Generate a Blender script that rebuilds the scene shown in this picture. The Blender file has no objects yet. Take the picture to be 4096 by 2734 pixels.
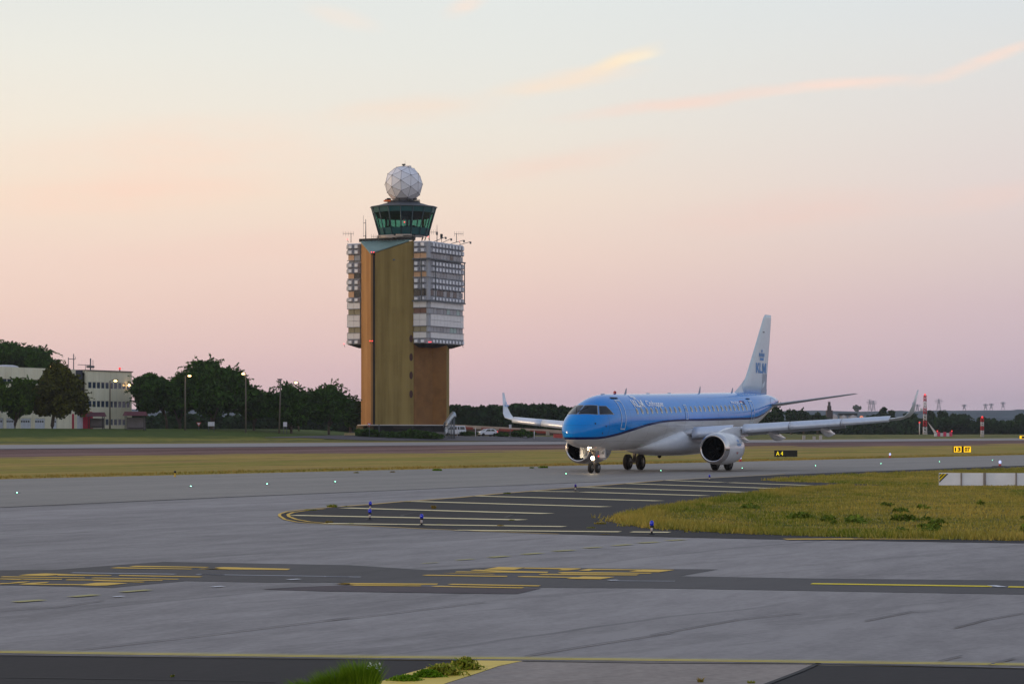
import bpy, bmesh, math, random
import numpy as np
from mathutils import Vector, Matrix
rad = math.radians
SC = bpy.context.scene
COL = SC.collection

# ---------------------------------------------------------------- camera
FPX, YH, EYE = 10430.0, 1727.0, 2.43      # focal length and horizon row of the 4096 px wide photograph, eye height
cam = bpy.data.cameras.new('camera')
cam.sensor_width = 36.0
cam.lens = 36.0 * FPX / 4096.0
cam.shift_y = (YH - 1367.0) / 4096.0
cam.clip_start = 1.0
cam.clip_end = 20000.0
camo = bpy.data.objects.new('camera', cam)
camo.location = (0, 0, EYE)
camo.rotation_euler = (rad(90), 0, 0)
COL.objects.link(camo)
SC.camera = camo
SC.view_settings.view_transform = 'Standard'
SC.view_settings.look = 'None'
SC.view_settings.exposure = 0.0
SC.view_settings.gamma = 1.0
SC.render.engine = 'CYCLES'
SC.cycles.volume_bounces = 0
SC.cycles.max_bounces = 6
SC.cycles.transparent_max_bounces = 24

def lin(c):
    o = []
    for v in c:
        v = v / 255.0
        o.append(v / 12.92 if v <= 0.04045 else ((v + 0.055) / 1.055) ** 2.4)
    return (o[0], o[1], o[2], 1.0)

# ---------------------------------------------------------------- sky
SUN_EL, SUN_AZ = 3.0, -84.0        # degrees; azimuth from straight ahead, negative = left
world = bpy.data.worlds.new('World')
SC.world = world
world.use_nodes = True
nt = world.node_tree
nt.nodes.clear()
def wn(t, **k):
    n = nt.nodes.new(t)
    for a, b in k.items():
        setattr(n, a, b)
    return n
def wl(a, b):
    nt.links.new(a, b)
def wmath(op, a, b=None, clamp=False):
    n = wn('ShaderNodeMath', operation=op, use_clamp=clamp)
    for i, q in enumerate((a, b)):
        if q is None:
            continue
        if isinstance(q, (int, float)):
            n.inputs[i].default_value = q
        else:
            wl(q, n.inputs[i])
    return n.outputs[0]
def wmix(f, a, b):
    n = wn('ShaderNodeMix', data_type='RGBA')
    if isinstance(f, (int, float)):
        n.inputs[0].default_value = f
    else:
        wl(f, n.inputs[0])
    for i, q in ((6, a), (7, b)):
        if isinstance(q, tuple):
            n.inputs[i].default_value = q
        else:
            wl(q, n.inputs[i])
    return n.outputs[2]
tc = wn('ShaderNodeTexCoord')
sep = wn('ShaderNodeSeparateXYZ')
wl(tc.outputs['Generated'], sep.inputs[0])
hx = wmath('MULTIPLY', sep.outputs[0], sep.outputs[0])
hy = wmath('MULTIPLY', sep.outputs[1], sep.outputs[1])
hr = wmath('SQRT', wmath('ADD', wmath('ADD', hx, hy), 1e-6))
el = wmath('DIVIDE', sep.outputs[2], hr)            # tangent of the elevation
az = wmath('DIVIDE', sep.outputs[0], hr)            # sine of the azimuth
pos = wmath('SQRT', wmath('MAXIMUM', el, 0.0), None)
pos = wmath('MINIMUM', pos, 1.0)
def ramp(stops):
    n = wn('ShaderNodeValToRGB')
    cr = n.color_ramp
    cr.interpolation = 'LINEAR'
    while len(cr.elements) < len(stops):
        cr.elements.new(0.5)
    for e, (p, c) in zip(cr.elements, stops):
        e.position = p
        e.color = lin(c)
    wl(pos, n.inputs[0])
    return n.outputs[0]
# stops at sqrt(tan elevation)
left = ramp([(0, (222, 186, 194)), (.153, (232, 198, 194)), (.22, (243, 212, 198)), (.26, (247, 219, 203)), (.30, (249, 228, 207)), (.34, (246, 235, 219)), (.38, (239, 237, 227)), (.407, (232, 234, 229)), (.6, (206, 212, 220)), (1, (166, 180, 206))])
mid = ramp([(0, (204, 176, 194)), (.11, (214, 184, 194)), (.153, (222, 190, 194)), (.22, (235, 204, 196)), (.26, (242, 215, 201)), (.30, (244, 225, 208)), (.34, (239, 232, 220)), (.38, (233, 234, 228)), (.407, (230, 234, 231)), (.6, (204, 212, 222)), (1, (164, 179, 206))])
right = ramp([(0, (180, 164, 184)), (.11, (190, 172, 188)), (.153, (201, 180, 192)), (.22, (214, 192, 196)), (.26, (223, 204, 201)), (.30, (229, 214, 210)), (.34, (228, 221, 217)), (.38, (226, 226, 224)), (.407, (222, 227, 229)), (.6, (196, 206, 220)), (1, (162, 178, 206))])
f1 = wmath('MULTIPLY', wmath('ADD', az, .19), 1 / .19, True)
f2 = wmath('MULTIPLY', az, 1 / .19, True)
grad = wmix(f2, wmix(f1, left, mid), right)
# warm glow towards the sun that has just gone down, out of frame on the left
glow = wmath('MULTIPLY', wmath('MULTIPLY', wmath('SUBTRACT', wmath('MULTIPLY', az, -1.0), .2), 1.25, True), wmath('SUBTRACT', 1.0, wmath('MULTIPLY', wmath('MAXIMUM', el, 0.0), 1.6), True))
grad = wmix(glow, grad, lin((255, 230, 194)))
# thin clouds: (azimuth, elevation) centre, half length, half width, tilt
puv = wn('ShaderNodeCombineXYZ')
wl(az, puv.inputs[0]); wl(el, puv.inputs[1])
wmap = wn('ShaderNodeMapping'); wmap.inputs['Scale'].default_value = (9, 46, 1); wmap.inputs['Rotation'].default_value = (0, 0, -.12)
wl(puv.outputs[0], wmap.inputs[0])
wno = wn('ShaderNodeTexNoise'); wno.inputs['Scale'].default_value = 2.2; wno.inputs['Detail'].default_value = 6; wno.inputs['Roughness'].default_value = .62
wl(wmap.outputs[0], wno.inputs[0])
wno2 = wn('ShaderNodeTexNoise'); wno2.inputs['Scale'].default_value = 11; wno2.inputs['Detail'].default_value = 4
wl(puv.outputs[0], wno2.inputs[0])
warp = wn('ShaderNodeMix', data_type='VECTOR'); warp.inputs[0].default_value = .012
wl(puv.outputs[0], warp.inputs[4]); wl(wno2.outputs['Color'], warp.inputs[5])
def cloud(u, v, lu, lv, ang, amp, col):
    """u, v: photograph pixel of the streak's centre; becomes a direction in the sky."""
    global grad
    a0, e0 = (u - 2048) / FPX, (YH - v) / FPX
    m = wn('ShaderNodeMapping', vector_type='TEXTURE')
    m.inputs['Location'].default_value = (a0 * .988 + .006, e0 * .988 + .006, .006)
    m.inputs['Rotation'].default_value = (0, 0, rad(ang))
    m.inputs['Scale'].default_value = (lu / FPX, lv / FPX, 1000)
    wl(warp.outputs[1], m.inputs[0])
    ln = wn('ShaderNodeVectorMath', operation='LENGTH'); wl(m.outputs[0], ln.inputs[0])
    mr = wn('ShaderNodeMapRange', interpolation_type='SMOOTHSTEP')
    mr.inputs[1].default_value = 1.0; mr.inputs[2].default_value = .05; mr.inputs[3].default_value = 0; mr.inputs[4].default_value = amp
    wl(ln.outputs['Value'], mr.inputs[0])
    nf = wmath('MULTIPLY', wmath('SUBTRACT', wno.outputs['Fac'], .14), 2.1, True)
    grad = wmix(wmath('MULTIPLY', mr.outputs[0], nf, True), grad, lin(col))
cloud(2470, 240, 230, 46, 24, 1.0, (255, 236, 208))
cloud(2560, 215, 130, 30, 14, .8, (255, 240, 214))
cloud(2250, 320, 420, 60, 9, .85, (252, 230, 208))
cloud(3900, 270, 340, 40, 17, 1.0, (255, 226, 210))
cloud(3350, 352, 480, 38, 5, 1.0, (255, 226, 211))
cloud(2700, 415, 620, 44, 7, .75, (250, 221, 206))
cloud(700, 640, 950, 200, 4, .65, (255, 224, 204))
cloud(500, 790, 950, 110, 3, .75, (255, 220, 200))
cloud(2250, 660, 580, 80, 10, .6, (248, 218, 202))
cloud(1360, 70, 210, 60, -16, .6, (248, 233, 219))
cloud(1870, 15, 140, 50, 20, .8, (252, 230, 214))
cloud(3150, 860, 720, 110, 5, .5, (243, 208, 197))
cloud(3900, 800, 440, 80, 8, .5, (242, 211, 200))
cloud(1650, 440, 500, 80, 5, .7, (250, 226, 206))
cloud(1000, 1000, 900, 90, 4, .4, (246, 210, 196))
bg1 = wn('ShaderNodeBackground'); bg1.inputs[1].default_value = 1.0
wl(grad, bg1.inputs[0])
sky = wn('ShaderNodeTexSky', sky_type='NISHITA', sun_disc=False)
sky.sun_elevation = rad(SUN_EL); sky.sun_rotation = rad(SUN_AZ); sky.air_density = 1.0; sky.dust_density = 1.5
bg2 = wn('ShaderNodeBackground'); bg2.inputs[1].default_value = 0.12
wl(sky.outputs[0], bg2.inputs[0])
msh = wn('ShaderNodeMixShader')
up = wn('ShaderNodeMapRange', interpolation_type='SMOOTHSTEP'); up.inputs[1].default_value = .3; up.inputs[2].default_value = 1.6; up.inputs[4].default_value = .2
wl(el, up.inputs[0]); wl(up.outputs[0], msh.inputs[0]); wl(bg1.outputs[0], msh.inputs[1]); wl(bg2.outputs[0], msh.inputs[2])
wo = wn('ShaderNodeOutputWorld'); wl(msh.outputs[0], wo.inputs[0])

# ---------------------------------------------------------------- sun
sl = bpy.data.lights.new('sun', 'SUN')
sl.energy = 1.3; sl.angle = rad(9); sl.color = (1.0, .68, .42)
so = bpy.data.objects.new('sun', sl)
sd = Vector((math.sin(rad(SUN_AZ)) * math.cos(rad(SUN_EL)), math.cos(rad(SUN_AZ)) * math.cos(rad(SUN_EL)), math.sin(rad(SUN_EL))))
so.rotation_euler = sd.to_track_quat('Z', 'Y').to_euler()
COL.objects.link(so)

# ---------------------------------------------------------------- materials
MATS = {}
def mat(name, col, rough=.7, metal=0.0, var=.15, scale=3.0, spec=.5, emit=None, estr=0, coat=0, bump=0, bscale=40, stretch=None, alpha=None, island=0, obj=False, trans=0):
    if name in MATS:
        return MATS[name]
    m = bpy.data.materials.new(name); m.use_nodes = True
    n = m.node_tree; N = n.nodes; b = N['Principled BSDF']
    c = lin(col) if max(col) > 1.5 else (*col, 1)
    b.inputs['Roughness'].default_value = rough
    b.inputs['Metallic'].default_value = metal
    b.inputs['Specular IOR Level'].default_value = spec
    b.inputs['Coat Weight'].default_value = coat
    b.inputs['Coat Roughness'].default_value = .08
    b.inputs['Transmission Weight'].default_value = trans
    t = N.new('ShaderNodeTexCoord'); mp = N.new('ShaderNodeMapping')
    if stretch: mp.inputs['Scale'].default_value = stretch
    n.links.new(t.outputs['Object'], mp.inputs[0])
    no = N.new('ShaderNodeTexNoise'); no.inputs['Scale'].default_value = scale; no.inputs['Detail'].default_value = 5; no.inputs['Roughness'].default_value = .6
    n.links.new(mp.outputs[0], no.inputs[0])
    mr = N.new('ShaderNodeMapRange'); mr.inputs[1].default_value = .3; mr.inputs[2].default_value = .7
    mr.inputs[3].default_value = 1 - var; mr.inputs[4].default_value = 1 + var
    n.links.new(no.outputs['Fac'], mr.inputs[0])
    fac = mr.outputs[0]
    if island:
        g = N.new('ShaderNodeNewGeometry'); mr2 = N.new('ShaderNodeMapRange')
        mr2.inputs[3].default_value = 1 - island; mr2.inputs[4].default_value = 1 + island
        n.links.new(g.outputs['Random Per Island'], mr2.inputs[0])
        mm = N.new('ShaderNodeMath'); mm.operation = 'MULTIPLY'
        n.links.new(fac, mm.inputs[0]); n.links.new(mr2.outputs[0], mm.inputs[1]); fac = mm.outputs[0]
    vm = N.new('ShaderNodeVectorMath'); vm.operation = 'SCALE'; vm.inputs[0].default_value = c[:3]
    n.links.new(fac, vm.inputs['Scale'])
    n.links.new(vm.outputs[0], b.inputs['Base Color'])
    if emit:
        b.inputs['Emission Color'].default_value = lin(emit) if max(emit) > 1.5 else (*emit, 1)
        b.inputs['Emission Strength'].default_value = estr
    if bump:
        nb = N.new('ShaderNodeTexNoise'); nb.inputs['Scale'].default_value = bscale; nb.inputs['Detail'].default_value = 3
        n.links.new(t.outputs['Object'], nb.inputs[0])
        bp = N.new('ShaderNodeBump'); bp.inputs['Strength'].default_value = bump; bp.inputs['Distance'].default_value = .05
        n.links.new(nb.outputs['Fac'], bp.inputs['Height']); n.links.new(bp.outputs[0], b.inputs['Normal'])
    MATS[name] = m
    return m

class NT:
    """small helper for hand-built node materials"""
    def __init__(s, name, rough=.9):
        s.m = bpy.data.materials.new(name); s.m.use_nodes = True
        s.t = s.m.node_tree; s.b = s.t.nodes['Principled BSDF']; s.b.inputs['Roughness'].default_value = rough; s.b.inputs['Specular IOR Level'].default_value = .12
        s.g = s.t.nodes.new('ShaderNodeNewGeometry'); s.tc = s.t.nodes.new('ShaderNodeTexCoord')
        s.pos = s.g.outputs['Position']
    def n(s, t, **k):
        q = s.t.nodes.new(t)
        for a, b in k.items(): setattr(q, a, b)
        return q
    def l(s, a, b): s.t.links.new(a, b)
    def noise(s, scale, detail=4, stretch=(1, 1, 1), rot=0, src=None, rough=.55):
        mp = s.n('ShaderNodeMapping'); mp.inputs['Scale'].default_value = stretch
        mp0 = s.n('ShaderNodeMapping'); mp0.inputs['Rotation'].default_value = (0, 0, rot)
        s.l(src or s.pos, mp0.inputs[0]); s.l(mp0.outputs[0], mp.inputs[0])
        q = s.n('ShaderNodeTexNoise'); q.inputs['Scale'].default_value = scale; q.inputs['Detail'].default_value = detail; q.inputs['Roughness'].default_value = rough
        s.l(mp.outputs[0], q.inputs[0]); return q.outputs['Fac']
    def rng(s, v, a, b, c=0, d=1):
        q = s.n('ShaderNodeMapRange'); q.inputs[1].default_value = a; q.inputs[2].default_value = b; q.inputs[3].default_value = c; q.inputs[4].default_value = d
        s.l(v, q.inputs[0]); return q.outputs[0]
    def math(s, op, a, b=None):
        q = s.n('ShaderNodeMath', operation=op)
        for i, v in enumerate((a, b)):
            if v is None: continue
            if isinstance(v, (int, float)): q.inputs[i].default_value = v
            else: s.l(v, q.inputs[i])
        return q.outputs[0]
    def mix(s, f, a, b):
        q = s.n('ShaderNodeMix', data_type='RGBA')
        if isinstance(f, (int, float)): q.inputs[0].default_value = f
        else: s.l(f, q.inputs[0])
        for i, v in ((6, a), (7, b)):
            if isinstance(v, tuple): q.inputs[i].default_value = v if len(v) == 4 else (*v, 1)
            else: s.l(v, q.inputs[i])
        return q.outputs[2]
    def color(s, c):
        s.l(c, s.b.inputs['Base Color'])
    def bump(s, h, st=.3, dist=.05):
        q = s.n('ShaderNodeBump'); q.inputs['Strength'].default_value = st; q.inputs['Distance'].default_value = dist
        s.l(h, q.inputs['Height']); s.l(q.outputs[0], s.b.inputs['Normal'])

# ---------------------------------------------------------------- object helpers
def tag(o, label=None, cat=None, group=None, kind=None):
    if label: o['label'] = label
    if cat: o['category'] = cat
    if group: o['group'] = group
    if kind: o['kind'] = kind
    return o
def thing(name, label, cat, loc=(0, 0, 0), rotz=0, group=None):
    o = bpy.data.objects.new(name, None); COL.objects.link(o)
    o.location = loc; o.rotation_euler = (0, 0, rotz)
    return tag(o, label, cat, group)
def link(name, me, mats=(), parent=None):
    o = bpy.data.objects.new(name, me); COL.objects.link(o)
    for m in (mats if isinstance(mats, (list, tuple)) else [mats]): me.materials.append(m)
    if parent is not None: o.parent = parent
    return o
def copy_tree(o, parent=None):
    c = o.copy(); COL.objects.link(c); c.parent = parent
    for ch in list(o.children): copy_tree(ch, c)
    return c

class MB:
    """mesh builder"""
    def __init__(s): s.v = []; s.f = []; s.mi = []; s.sm = []; s.cm = 0; s.fr = None
    def add(s, vs, fs, smooth=False):
        k = len(s.v)
        for p in vs:
            p = Vector(p)
            if s.fr is not None: p = s.fr @ p
            s.v.append(tuple(p))
        for f in fs:
            s.f.append([i + k for i in f]); s.mi.append(s.cm); s.sm.append(smooth)
        return s
    def m(s, i): s.cm = i; return s
    def box(s, x0, y0, z0, x1, y1, z1):
        return s.add([(x0, y0, z0), (x1, y0, z0), (x1, y1, z0), (x0, y1, z0), (x0, y0, z1), (x1, y0, z1), (x1, y1, z1), (x0, y1, z1)],
                     [(0, 3, 2, 1), (4, 5, 6, 7), (0, 1, 5, 4), (1, 2, 6, 5), (2, 3, 7, 6), (3, 0, 4, 7)])
    def prism(s, poly, z0, z1, ztop=None):
        n = len(poly)
        vs = [(p[0], p[1], z0) for p in poly] + [(p[0], p[1], (ztop[i] if ztop else z1)) for i, p in enumerate(poly)]
        fs = [tuple(range(n))[::-1], tuple(range(n, 2 * n))] + [(i, (i + 1) % n, n + (i + 1) % n, n + i) for i in range(n)]
        return s.add(vs, fs)
    def tube(s, pts, r, n=6, caps=True, smooth=True):
        pts = [Vector(p) for p in pts]
        rs = r if isinstance(r, (list, tuple)) else [r] * len(pts)
        vs = []; up = Vector((0, 0, 1))
        for i, p in enumerate(pts):
            d = (pts[min(i + 1, len(pts) - 1)] - pts[max(i - 1, 0)]).normalized()
            a = d.cross(up)
            if a.length < 1e-3: a = d.cross(Vector((1, 0, 0)))
            a.normalize(); b = a.cross(d)
            for k in range(n):
                t = 2 * math.pi * k / n
                vs.append(p + (a * math.cos(t) + b * math.sin(t)) * rs[i])
        fs = []
        for i in range(len(pts) - 1):
            for k in range(n):
                fs.append((i * n + k, i * n + (k + 1) % n, (i + 1) * n + (k + 1) % n, (i + 1) * n + k))
        if caps: fs += [tuple(range(n)), tuple(range((len(pts) - 1) * n, len(pts) * n))[::-1]]
        return s.add(vs, fs, smooth)
    def lathe(s, prof, n=24, axis='Z', c=(0, 0, 0), smooth=True, caps=True, rot=0):
        """prof: (radius, height) pairs"""
        vs = []
        for r, h in prof:
            for k in range(n):
                t = 2 * math.pi * k / n + rot
                if axis == 'Z': vs.append((c[0] + r * math.cos(t), c[1] + r * math.sin(t), c[2] + h))
                elif axis == 'X': vs.append((c[0] + h, c[1] + r * math.cos(t), c[2] + r * math.sin(t)))
                else: vs.append((c[0] + r * math.cos(t), c[1] + h, c[2] + r * math.sin(t)))
        fs = []
        for i in range(len(prof) - 1):
            for k in range(n):
                fs.append((i * n + k, i * n + (k + 1) % n, (i + 1) * n + (k + 1) % n, (i + 1) * n + k))
        if caps: fs += [tuple(range(n))[::-1], tuple(range((len(prof) - 1) * n, len(prof) * n))]
        return s.add(vs, fs, smooth)
    def loft(s, rings, closed=True, caps=True, smooth=True):
        n = len(rings[0]); vs = [p for r in rings for p in r]; fs = []
        for i in range(len(rings) - 1):
            for k in range(n if closed else n - 1):
                fs.append((i * n + k, i * n + (k + 1) % n, (i + 1) * n + (k + 1) % n, (i + 1) * n + k))
        if caps and closed: fs += [tuple(range(n))[::-1], tuple(range((len(rings) - 1) * n, len(rings) * n))]
        return s.add(vs, fs, smooth)
    def ball(s, c, r, n=8, sc=(1, 1, 1)):
        prof = [(r * math.sin(math.pi * i / n), -r * math.cos(math.pi * i / n)) for i in range(n + 1)]
        prof[0] = (r * .02, -r); prof[-1] = (r * .02, r)
        k = len(s.v); s.lathe(prof, n=max(8, n), c=(0, 0, 0))
        for i in range(k, len(s.v)):
            q = s.v[i]; s.v[i] = (c[0] + q[0] * sc[0], c[1] + q[1] * sc[1], c[2] + q[2] * sc[2])
        return s
    def build(s, name, mats, parent=None, fix=True):
        me = bpy.data.meshes.new(name); me.from_pydata(s.v, [], s.f)
        me.polygons.foreach_set('material_index', s.mi); me.polygons.foreach_set('use_smooth', s.sm)
        if fix:
            bm = bmesh.new(); bm.from_mesh(me); bmesh.ops.recalc_face_normals(bm, faces=bm.faces); bm.to_mesh(me); bm.free()
        me.update()
        return link(name, me, mats, parent)

def fast_mesh(name, V, Fq, mats, parent=None):
    """V: (n,3) array, Fq: (m,k) array of equal-sized faces"""
    me = bpy.data.meshes.new(name); k = Fq.shape[1]
    me.vertices.add(len(V)); me.vertices.foreach_set('co', np.asarray(V, dtype=np.float32).ravel())
    me.loops.add(Fq.size); me.loops.foreach_set('vertex_index', np.asarray(Fq, dtype=np.int32).ravel())
    me.polygons.add(len(Fq)); me.polygons.foreach_set('loop_start', np.arange(0, Fq.size, k, dtype=np.int32))
    me.polygons.foreach_set('loop_total', np.full(len(Fq), k, dtype=np.int32))
    me.update(); me.validate()
    return link(name, me, mats, parent)

def text2d(s, bold=0, shear=0):
    """text as 2-D triangles, (verts, faces), normalised to cap height 1 with its left edge at 0"""
    cu = bpy.data.curves.new('lettering', 'FONT'); cu.body = s; cu.size = 1; cu.offset = bold; cu.shear = shear
    cu.resolution_u = 3
    o = bpy.data.objects.new('lettering', cu); COL.objects.link(o)
    bpy.context.view_layer.update()
    me = bpy.data.meshes.new_from_object(o.evaluated_get(bpy.context.evaluated_depsgraph_get()))
    vs = [(v.co.x, v.co.y) for v in me.vertices]; fs = [tuple(p.vertices) for p in me.polygons]
    bpy.data.objects.remove(o); bpy.data.curves.remove(cu); bpy.data.meshes.remove(me)
    x0 = min(v[0] for v in vs); caph = .7
    vs = [((x - x0) / caph, y / caph) for x, y in vs]
    return vs, fs
def text_fit(s, w, h, **k):
    vs, fs = text2d(s, **k)
    mx = max(v[0] for v in vs)
    return [(x * w / mx, y * h) for x, y in vs], fs

# ================================================================ ground
TX, TY = .491, .871                      # direction of the taxiways
NX, NY = -.871, .491
PX0, PY0 = -26.3, 134.0
DZ = [(-1e5, 0), (20, 0), (63, .25), (102, .5), (143, .72), (158, 1.35), (168, 1.75), (174, 1.0), (225, 1.0), (300, 2.1), (1500, 2.2), (1e5, 2.2)]
def dof(X, Y): return (X - PX0) * NX + (Y - PY0) * NY
def sof(X, Y): return (X - PX0) * TX + (Y - PY0) * TY
def sd2(s, d): return (PX0 + s * TX + d * NX, PY0 + s * TY + d * NY)
def zd(d):
    for (a, za), (b, zb) in zip(DZ, DZ[1:]):
        if d <= b: return za + (zb - za) * (d - a) / (b - a)
    return 2.2
def sstep(a, b, x):
    t = min(1, max(0, (x - a) / (b - a))); return t * t * (3 - 2 * t)
def bankz(X, Y):
    d = dof(X, Y); z = zd(d)
    k = sstep(148, 190, d) * sstep(-22, -48, X) if X < -22 else 0
    return z + (3.0 - z) * k + .0
def T(X, Y): return max(zd(dof(X, Y)), bankz(X, Y))
def G(u, v):
    """pixel of the photograph -> point on the flat apron"""
    Y = FPX * EYE / (v - YH); return ((u - 2048) / FPX * Y, Y)
def GT(u, v):
    """pixel -> point on the rising ground further out"""
    Y = 60.0
    while Y < 3000:
        X = (u - 2048) / FPX * Y
        if EYE - (v - YH) / FPX * Y <= T(X, Y): return (X, Y)
        Y += .5
    return (X, Y)
def PX(u, Y): return (u - 2048) / FPX * Y
def PZ(v, Y): return EYE + (YH - v) / FPX * Y

# terrain sheet, laid out along the taxiway direction
ss = [-3000, -1000, -400, -200, -100, 0, 100, 200, 300, 400, 500, 700, 1000, 2000, 4200]
ds = [-1500, -400, -100, 20, 63, 102, 143, 158, 168, 174, 225, 300, 1500, 4200]
V = []; Fc = []
for d in ds:
    for s in ss: V.append((*sd2(s, d), zd(d)))
ns = len(ss)
for i in range(len(ds) - 1):
    for k in range(ns - 1): Fc.append((i * ns + k, i * ns + k + 1, (i + 1) * ns + k + 1, (i + 1) * ns + k))
g = NT('dry_grassland', 1.0)
sp = g.n('ShaderNodeSeparateXYZ'); g.l(g.pos, sp.inputs[0])
dd = g.math('ADD', g.math('MULTIPLY', sp.outputs[0], NX), g.math('MULTIPLY', sp.outputs[1], NY))
dd = g.math('SUBTRACT', dd, PX0 * NX + PY0 * NY)
ROT = -math.atan2(TY, TX)
nb = g.noise(.018, 5, (1, 6, 1), ROT, rough=.65)         # long bands along the taxiway
nf = g.noise(.9, 5, (1, 2.2, 1), ROT, rough=.7)
nm = g.noise(.12, 5, (1, 3, 1), ROT, rough=.7); nq = g.noise(.035, 6, (1, 4, 1), ROT + .05, rough=.75)
straw = g.mix(g.rng(nf, .3, .7), lin((160, 132, 62)), lin((192, 158, 86)))
green = g.mix(g.rng(nf, .3, .7), lin((110, 116, 36)), lin((148, 140, 54)))
grass = g.mix(g.rng(g.math('ADD', nb, g.math('MULTIPLY', nm, .6)), .68, .98), straw, green)
dirt = g.mix(g.rng(g.math('ADD', nb, g.math('MULTIPLY', nf, .35)), .55, .85), lin((96, 66, 62)), lin((146, 114, 106)))
ddn = g.math('ADD', dd, g.rng(nb, .3, .7, -22, 22))
dmask = g.math('MULTIPLY', g.rng(ddn, 58, 62), g.rng(dd, 103, 104, 1, 0))
# the bare earth peters out towards the far end of the field
sx = g.math('ADD', g.math('MULTIPLY', sp.outputs[0], TX), g.math('MULTIPLY', sp.outputs[1], TY))
dmask = g.math('MULTIPLY', dmask, g.rng(g.math('ADD', sx, g.rng(nm, .3, .7, -60, 60)), 560, 640, 1, 0))
far = g.mix(g.rng(nm, .4, .65), lin((88, 96, 44)), lin((134, 118, 66)))
grass = g.mix(g.rng(nq, .52, .68, 0, .65), grass, lin((136, 100, 72))); grass = g.mix(g.rng(nq, .34, .44, .6, 0), grass, lin((84, 88, 30)))
c = g.mix(dmask, grass, dirt)
c = g.mix(g.rng(dd, 143, 147), c, far)
g.color(c); g.bump(nf, .5, .1)
me = bpy.data.meshes.new('ground'); me.from_pydata(V, [], Fc); me.update()
tag(link('ground', me, g.m), kind='structure')

# --- pavement materials
def paving(name, c1, c2, rough, streak=1.0, joints=True):
    p = NT(name, rough)
    a = p.noise(.05, 6, (1, 5, 1), ROT, rough=.65)
    b = p.noise(.45, 5, (1, 3.5, 1), ROT - .25, rough=.7)
    f = p.noise(9, 4)
    v = p.math('ADD', p.math('MULTIPLY', a, .8 * streak), p.math('ADD', p.math('MULTIPLY', b, .55 * streak), p.math('MULTIPLY', f, .35)))
    w2 = p.noise(.11, 7, (1, 7, 1), ROT + .12, rough=.75); w3 = p.rng(w2, .54, .72, 0, .6 * streak)
    t = .4 * streak + .275 * streak + .175
    c = p.mix(p.rng(v, t - .15, t + .13), lin(c1), lin(c2)); c = p.mix(w3, c, lin([q * .66 for q in c1]))
    if joints:
        # paving lanes and sealed joints that follow the taxiway
        mp = p.n('ShaderNodeMapping'); mp.inputs['Rotation'].default_value = (0, 0, ROT)
        p.l(p.pos, mp.inputs[0]); s2 = p.n('ShaderNodeSeparateXYZ'); p.l(mp.outputs[0], s2.inputs[0])
        wob = p.rng(p.noise(.08, 3), .3, .7, -.5, .5)
        q = p.math('ADD', s2.outputs[1], wob)
        fr = p.math('FRACT', p.math('DIVIDE', q, 7.5))
        ln = p.math('LESS_THAN', fr, .016)
        k = p.math('MULTIPLY', ln, p.rng(p.noise(.05, 2), .45, .6, 0, .5))
        c = p.mix(k, c, lin((62, 60, 64)))
        lane = p.n('ShaderNodeTexWhiteNoise', noise_dimensions='1D'); p.l(p.math('FLOOR', p.math('DIVIDE', q, 7.5)), lane.inputs['W'])
        sc = p.n('ShaderNodeVectorMath', operation='SCALE'); p.l(c, sc.inputs[0]); p.l(p.rng(lane.outputs['Value'], 0, 1, .95, 1.05), sc.inputs['Scale'])
        c = sc.outputs[0]
    p.color(c); p.bump(f, .25, .02)
    return p.m
M_APRON = paving('apron_concrete', (122, 116, 116), (153, 146, 145), .62)
M_TAXI = paving('taxiway_concrete', (126, 120, 114), (148, 140, 133), .6, .7, False)
M_DARK = paving('dark_asphalt', (43, 40, 41), (56, 52, 53), .75, .5, False)
M_SEAL = paving('sealed_asphalt', (56, 53, 56), (74, 70, 73), .6, .8, False)
M_REDSEAL = paving('reddish_asphalt', (66, 56, 62), (86, 74, 79), .65, .8, False)
M_COARSE = paving('coarse_tarmac', (128, 118, 112), (170, 157, 148), .8, .5, False)
M_ROAD = paving('road_asphalt', (88, 84, 88), (104, 98, 100), .8, .5, False)
M_CRACK = mat('tarred_crack', (98, 94, 95), .8)
M_LINE = mat('black_joint', (40, 38, 40), .8)
def paint(name, c, wear=.35):
    p = NT(name, .6)
    f = p.noise(1.3, 5, (1, 3, 1), ROT, rough=.7); f2 = p.noise(14, 3)
    v = p.math('ADD', p.math('MULTIPLY', f, .7), p.math('MULTIPLY', f2, .3))
    p.color(p.mix(p.rng(v, .5 + .12 * (1 - wear), .64), lin(c), lin([q * .72 + 24 for q in c]))); return p.m
M_YEL = paint('yellow_paint', (232, 186, 72))
M_YELB = paint('bright_yellow_paint', (244, 216, 20), .1)
M_CREAM = paint('cream_paint', (252, 232, 178), .15)
M_YFADE = paint('faded_yellow_paint', (186, 176, 112), .6)
M_WFADE = paint('faded_white_paint', (176, 176, 184), .6)
M_WHITE = paint('white_paint', (226, 226, 230), .2)

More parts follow.
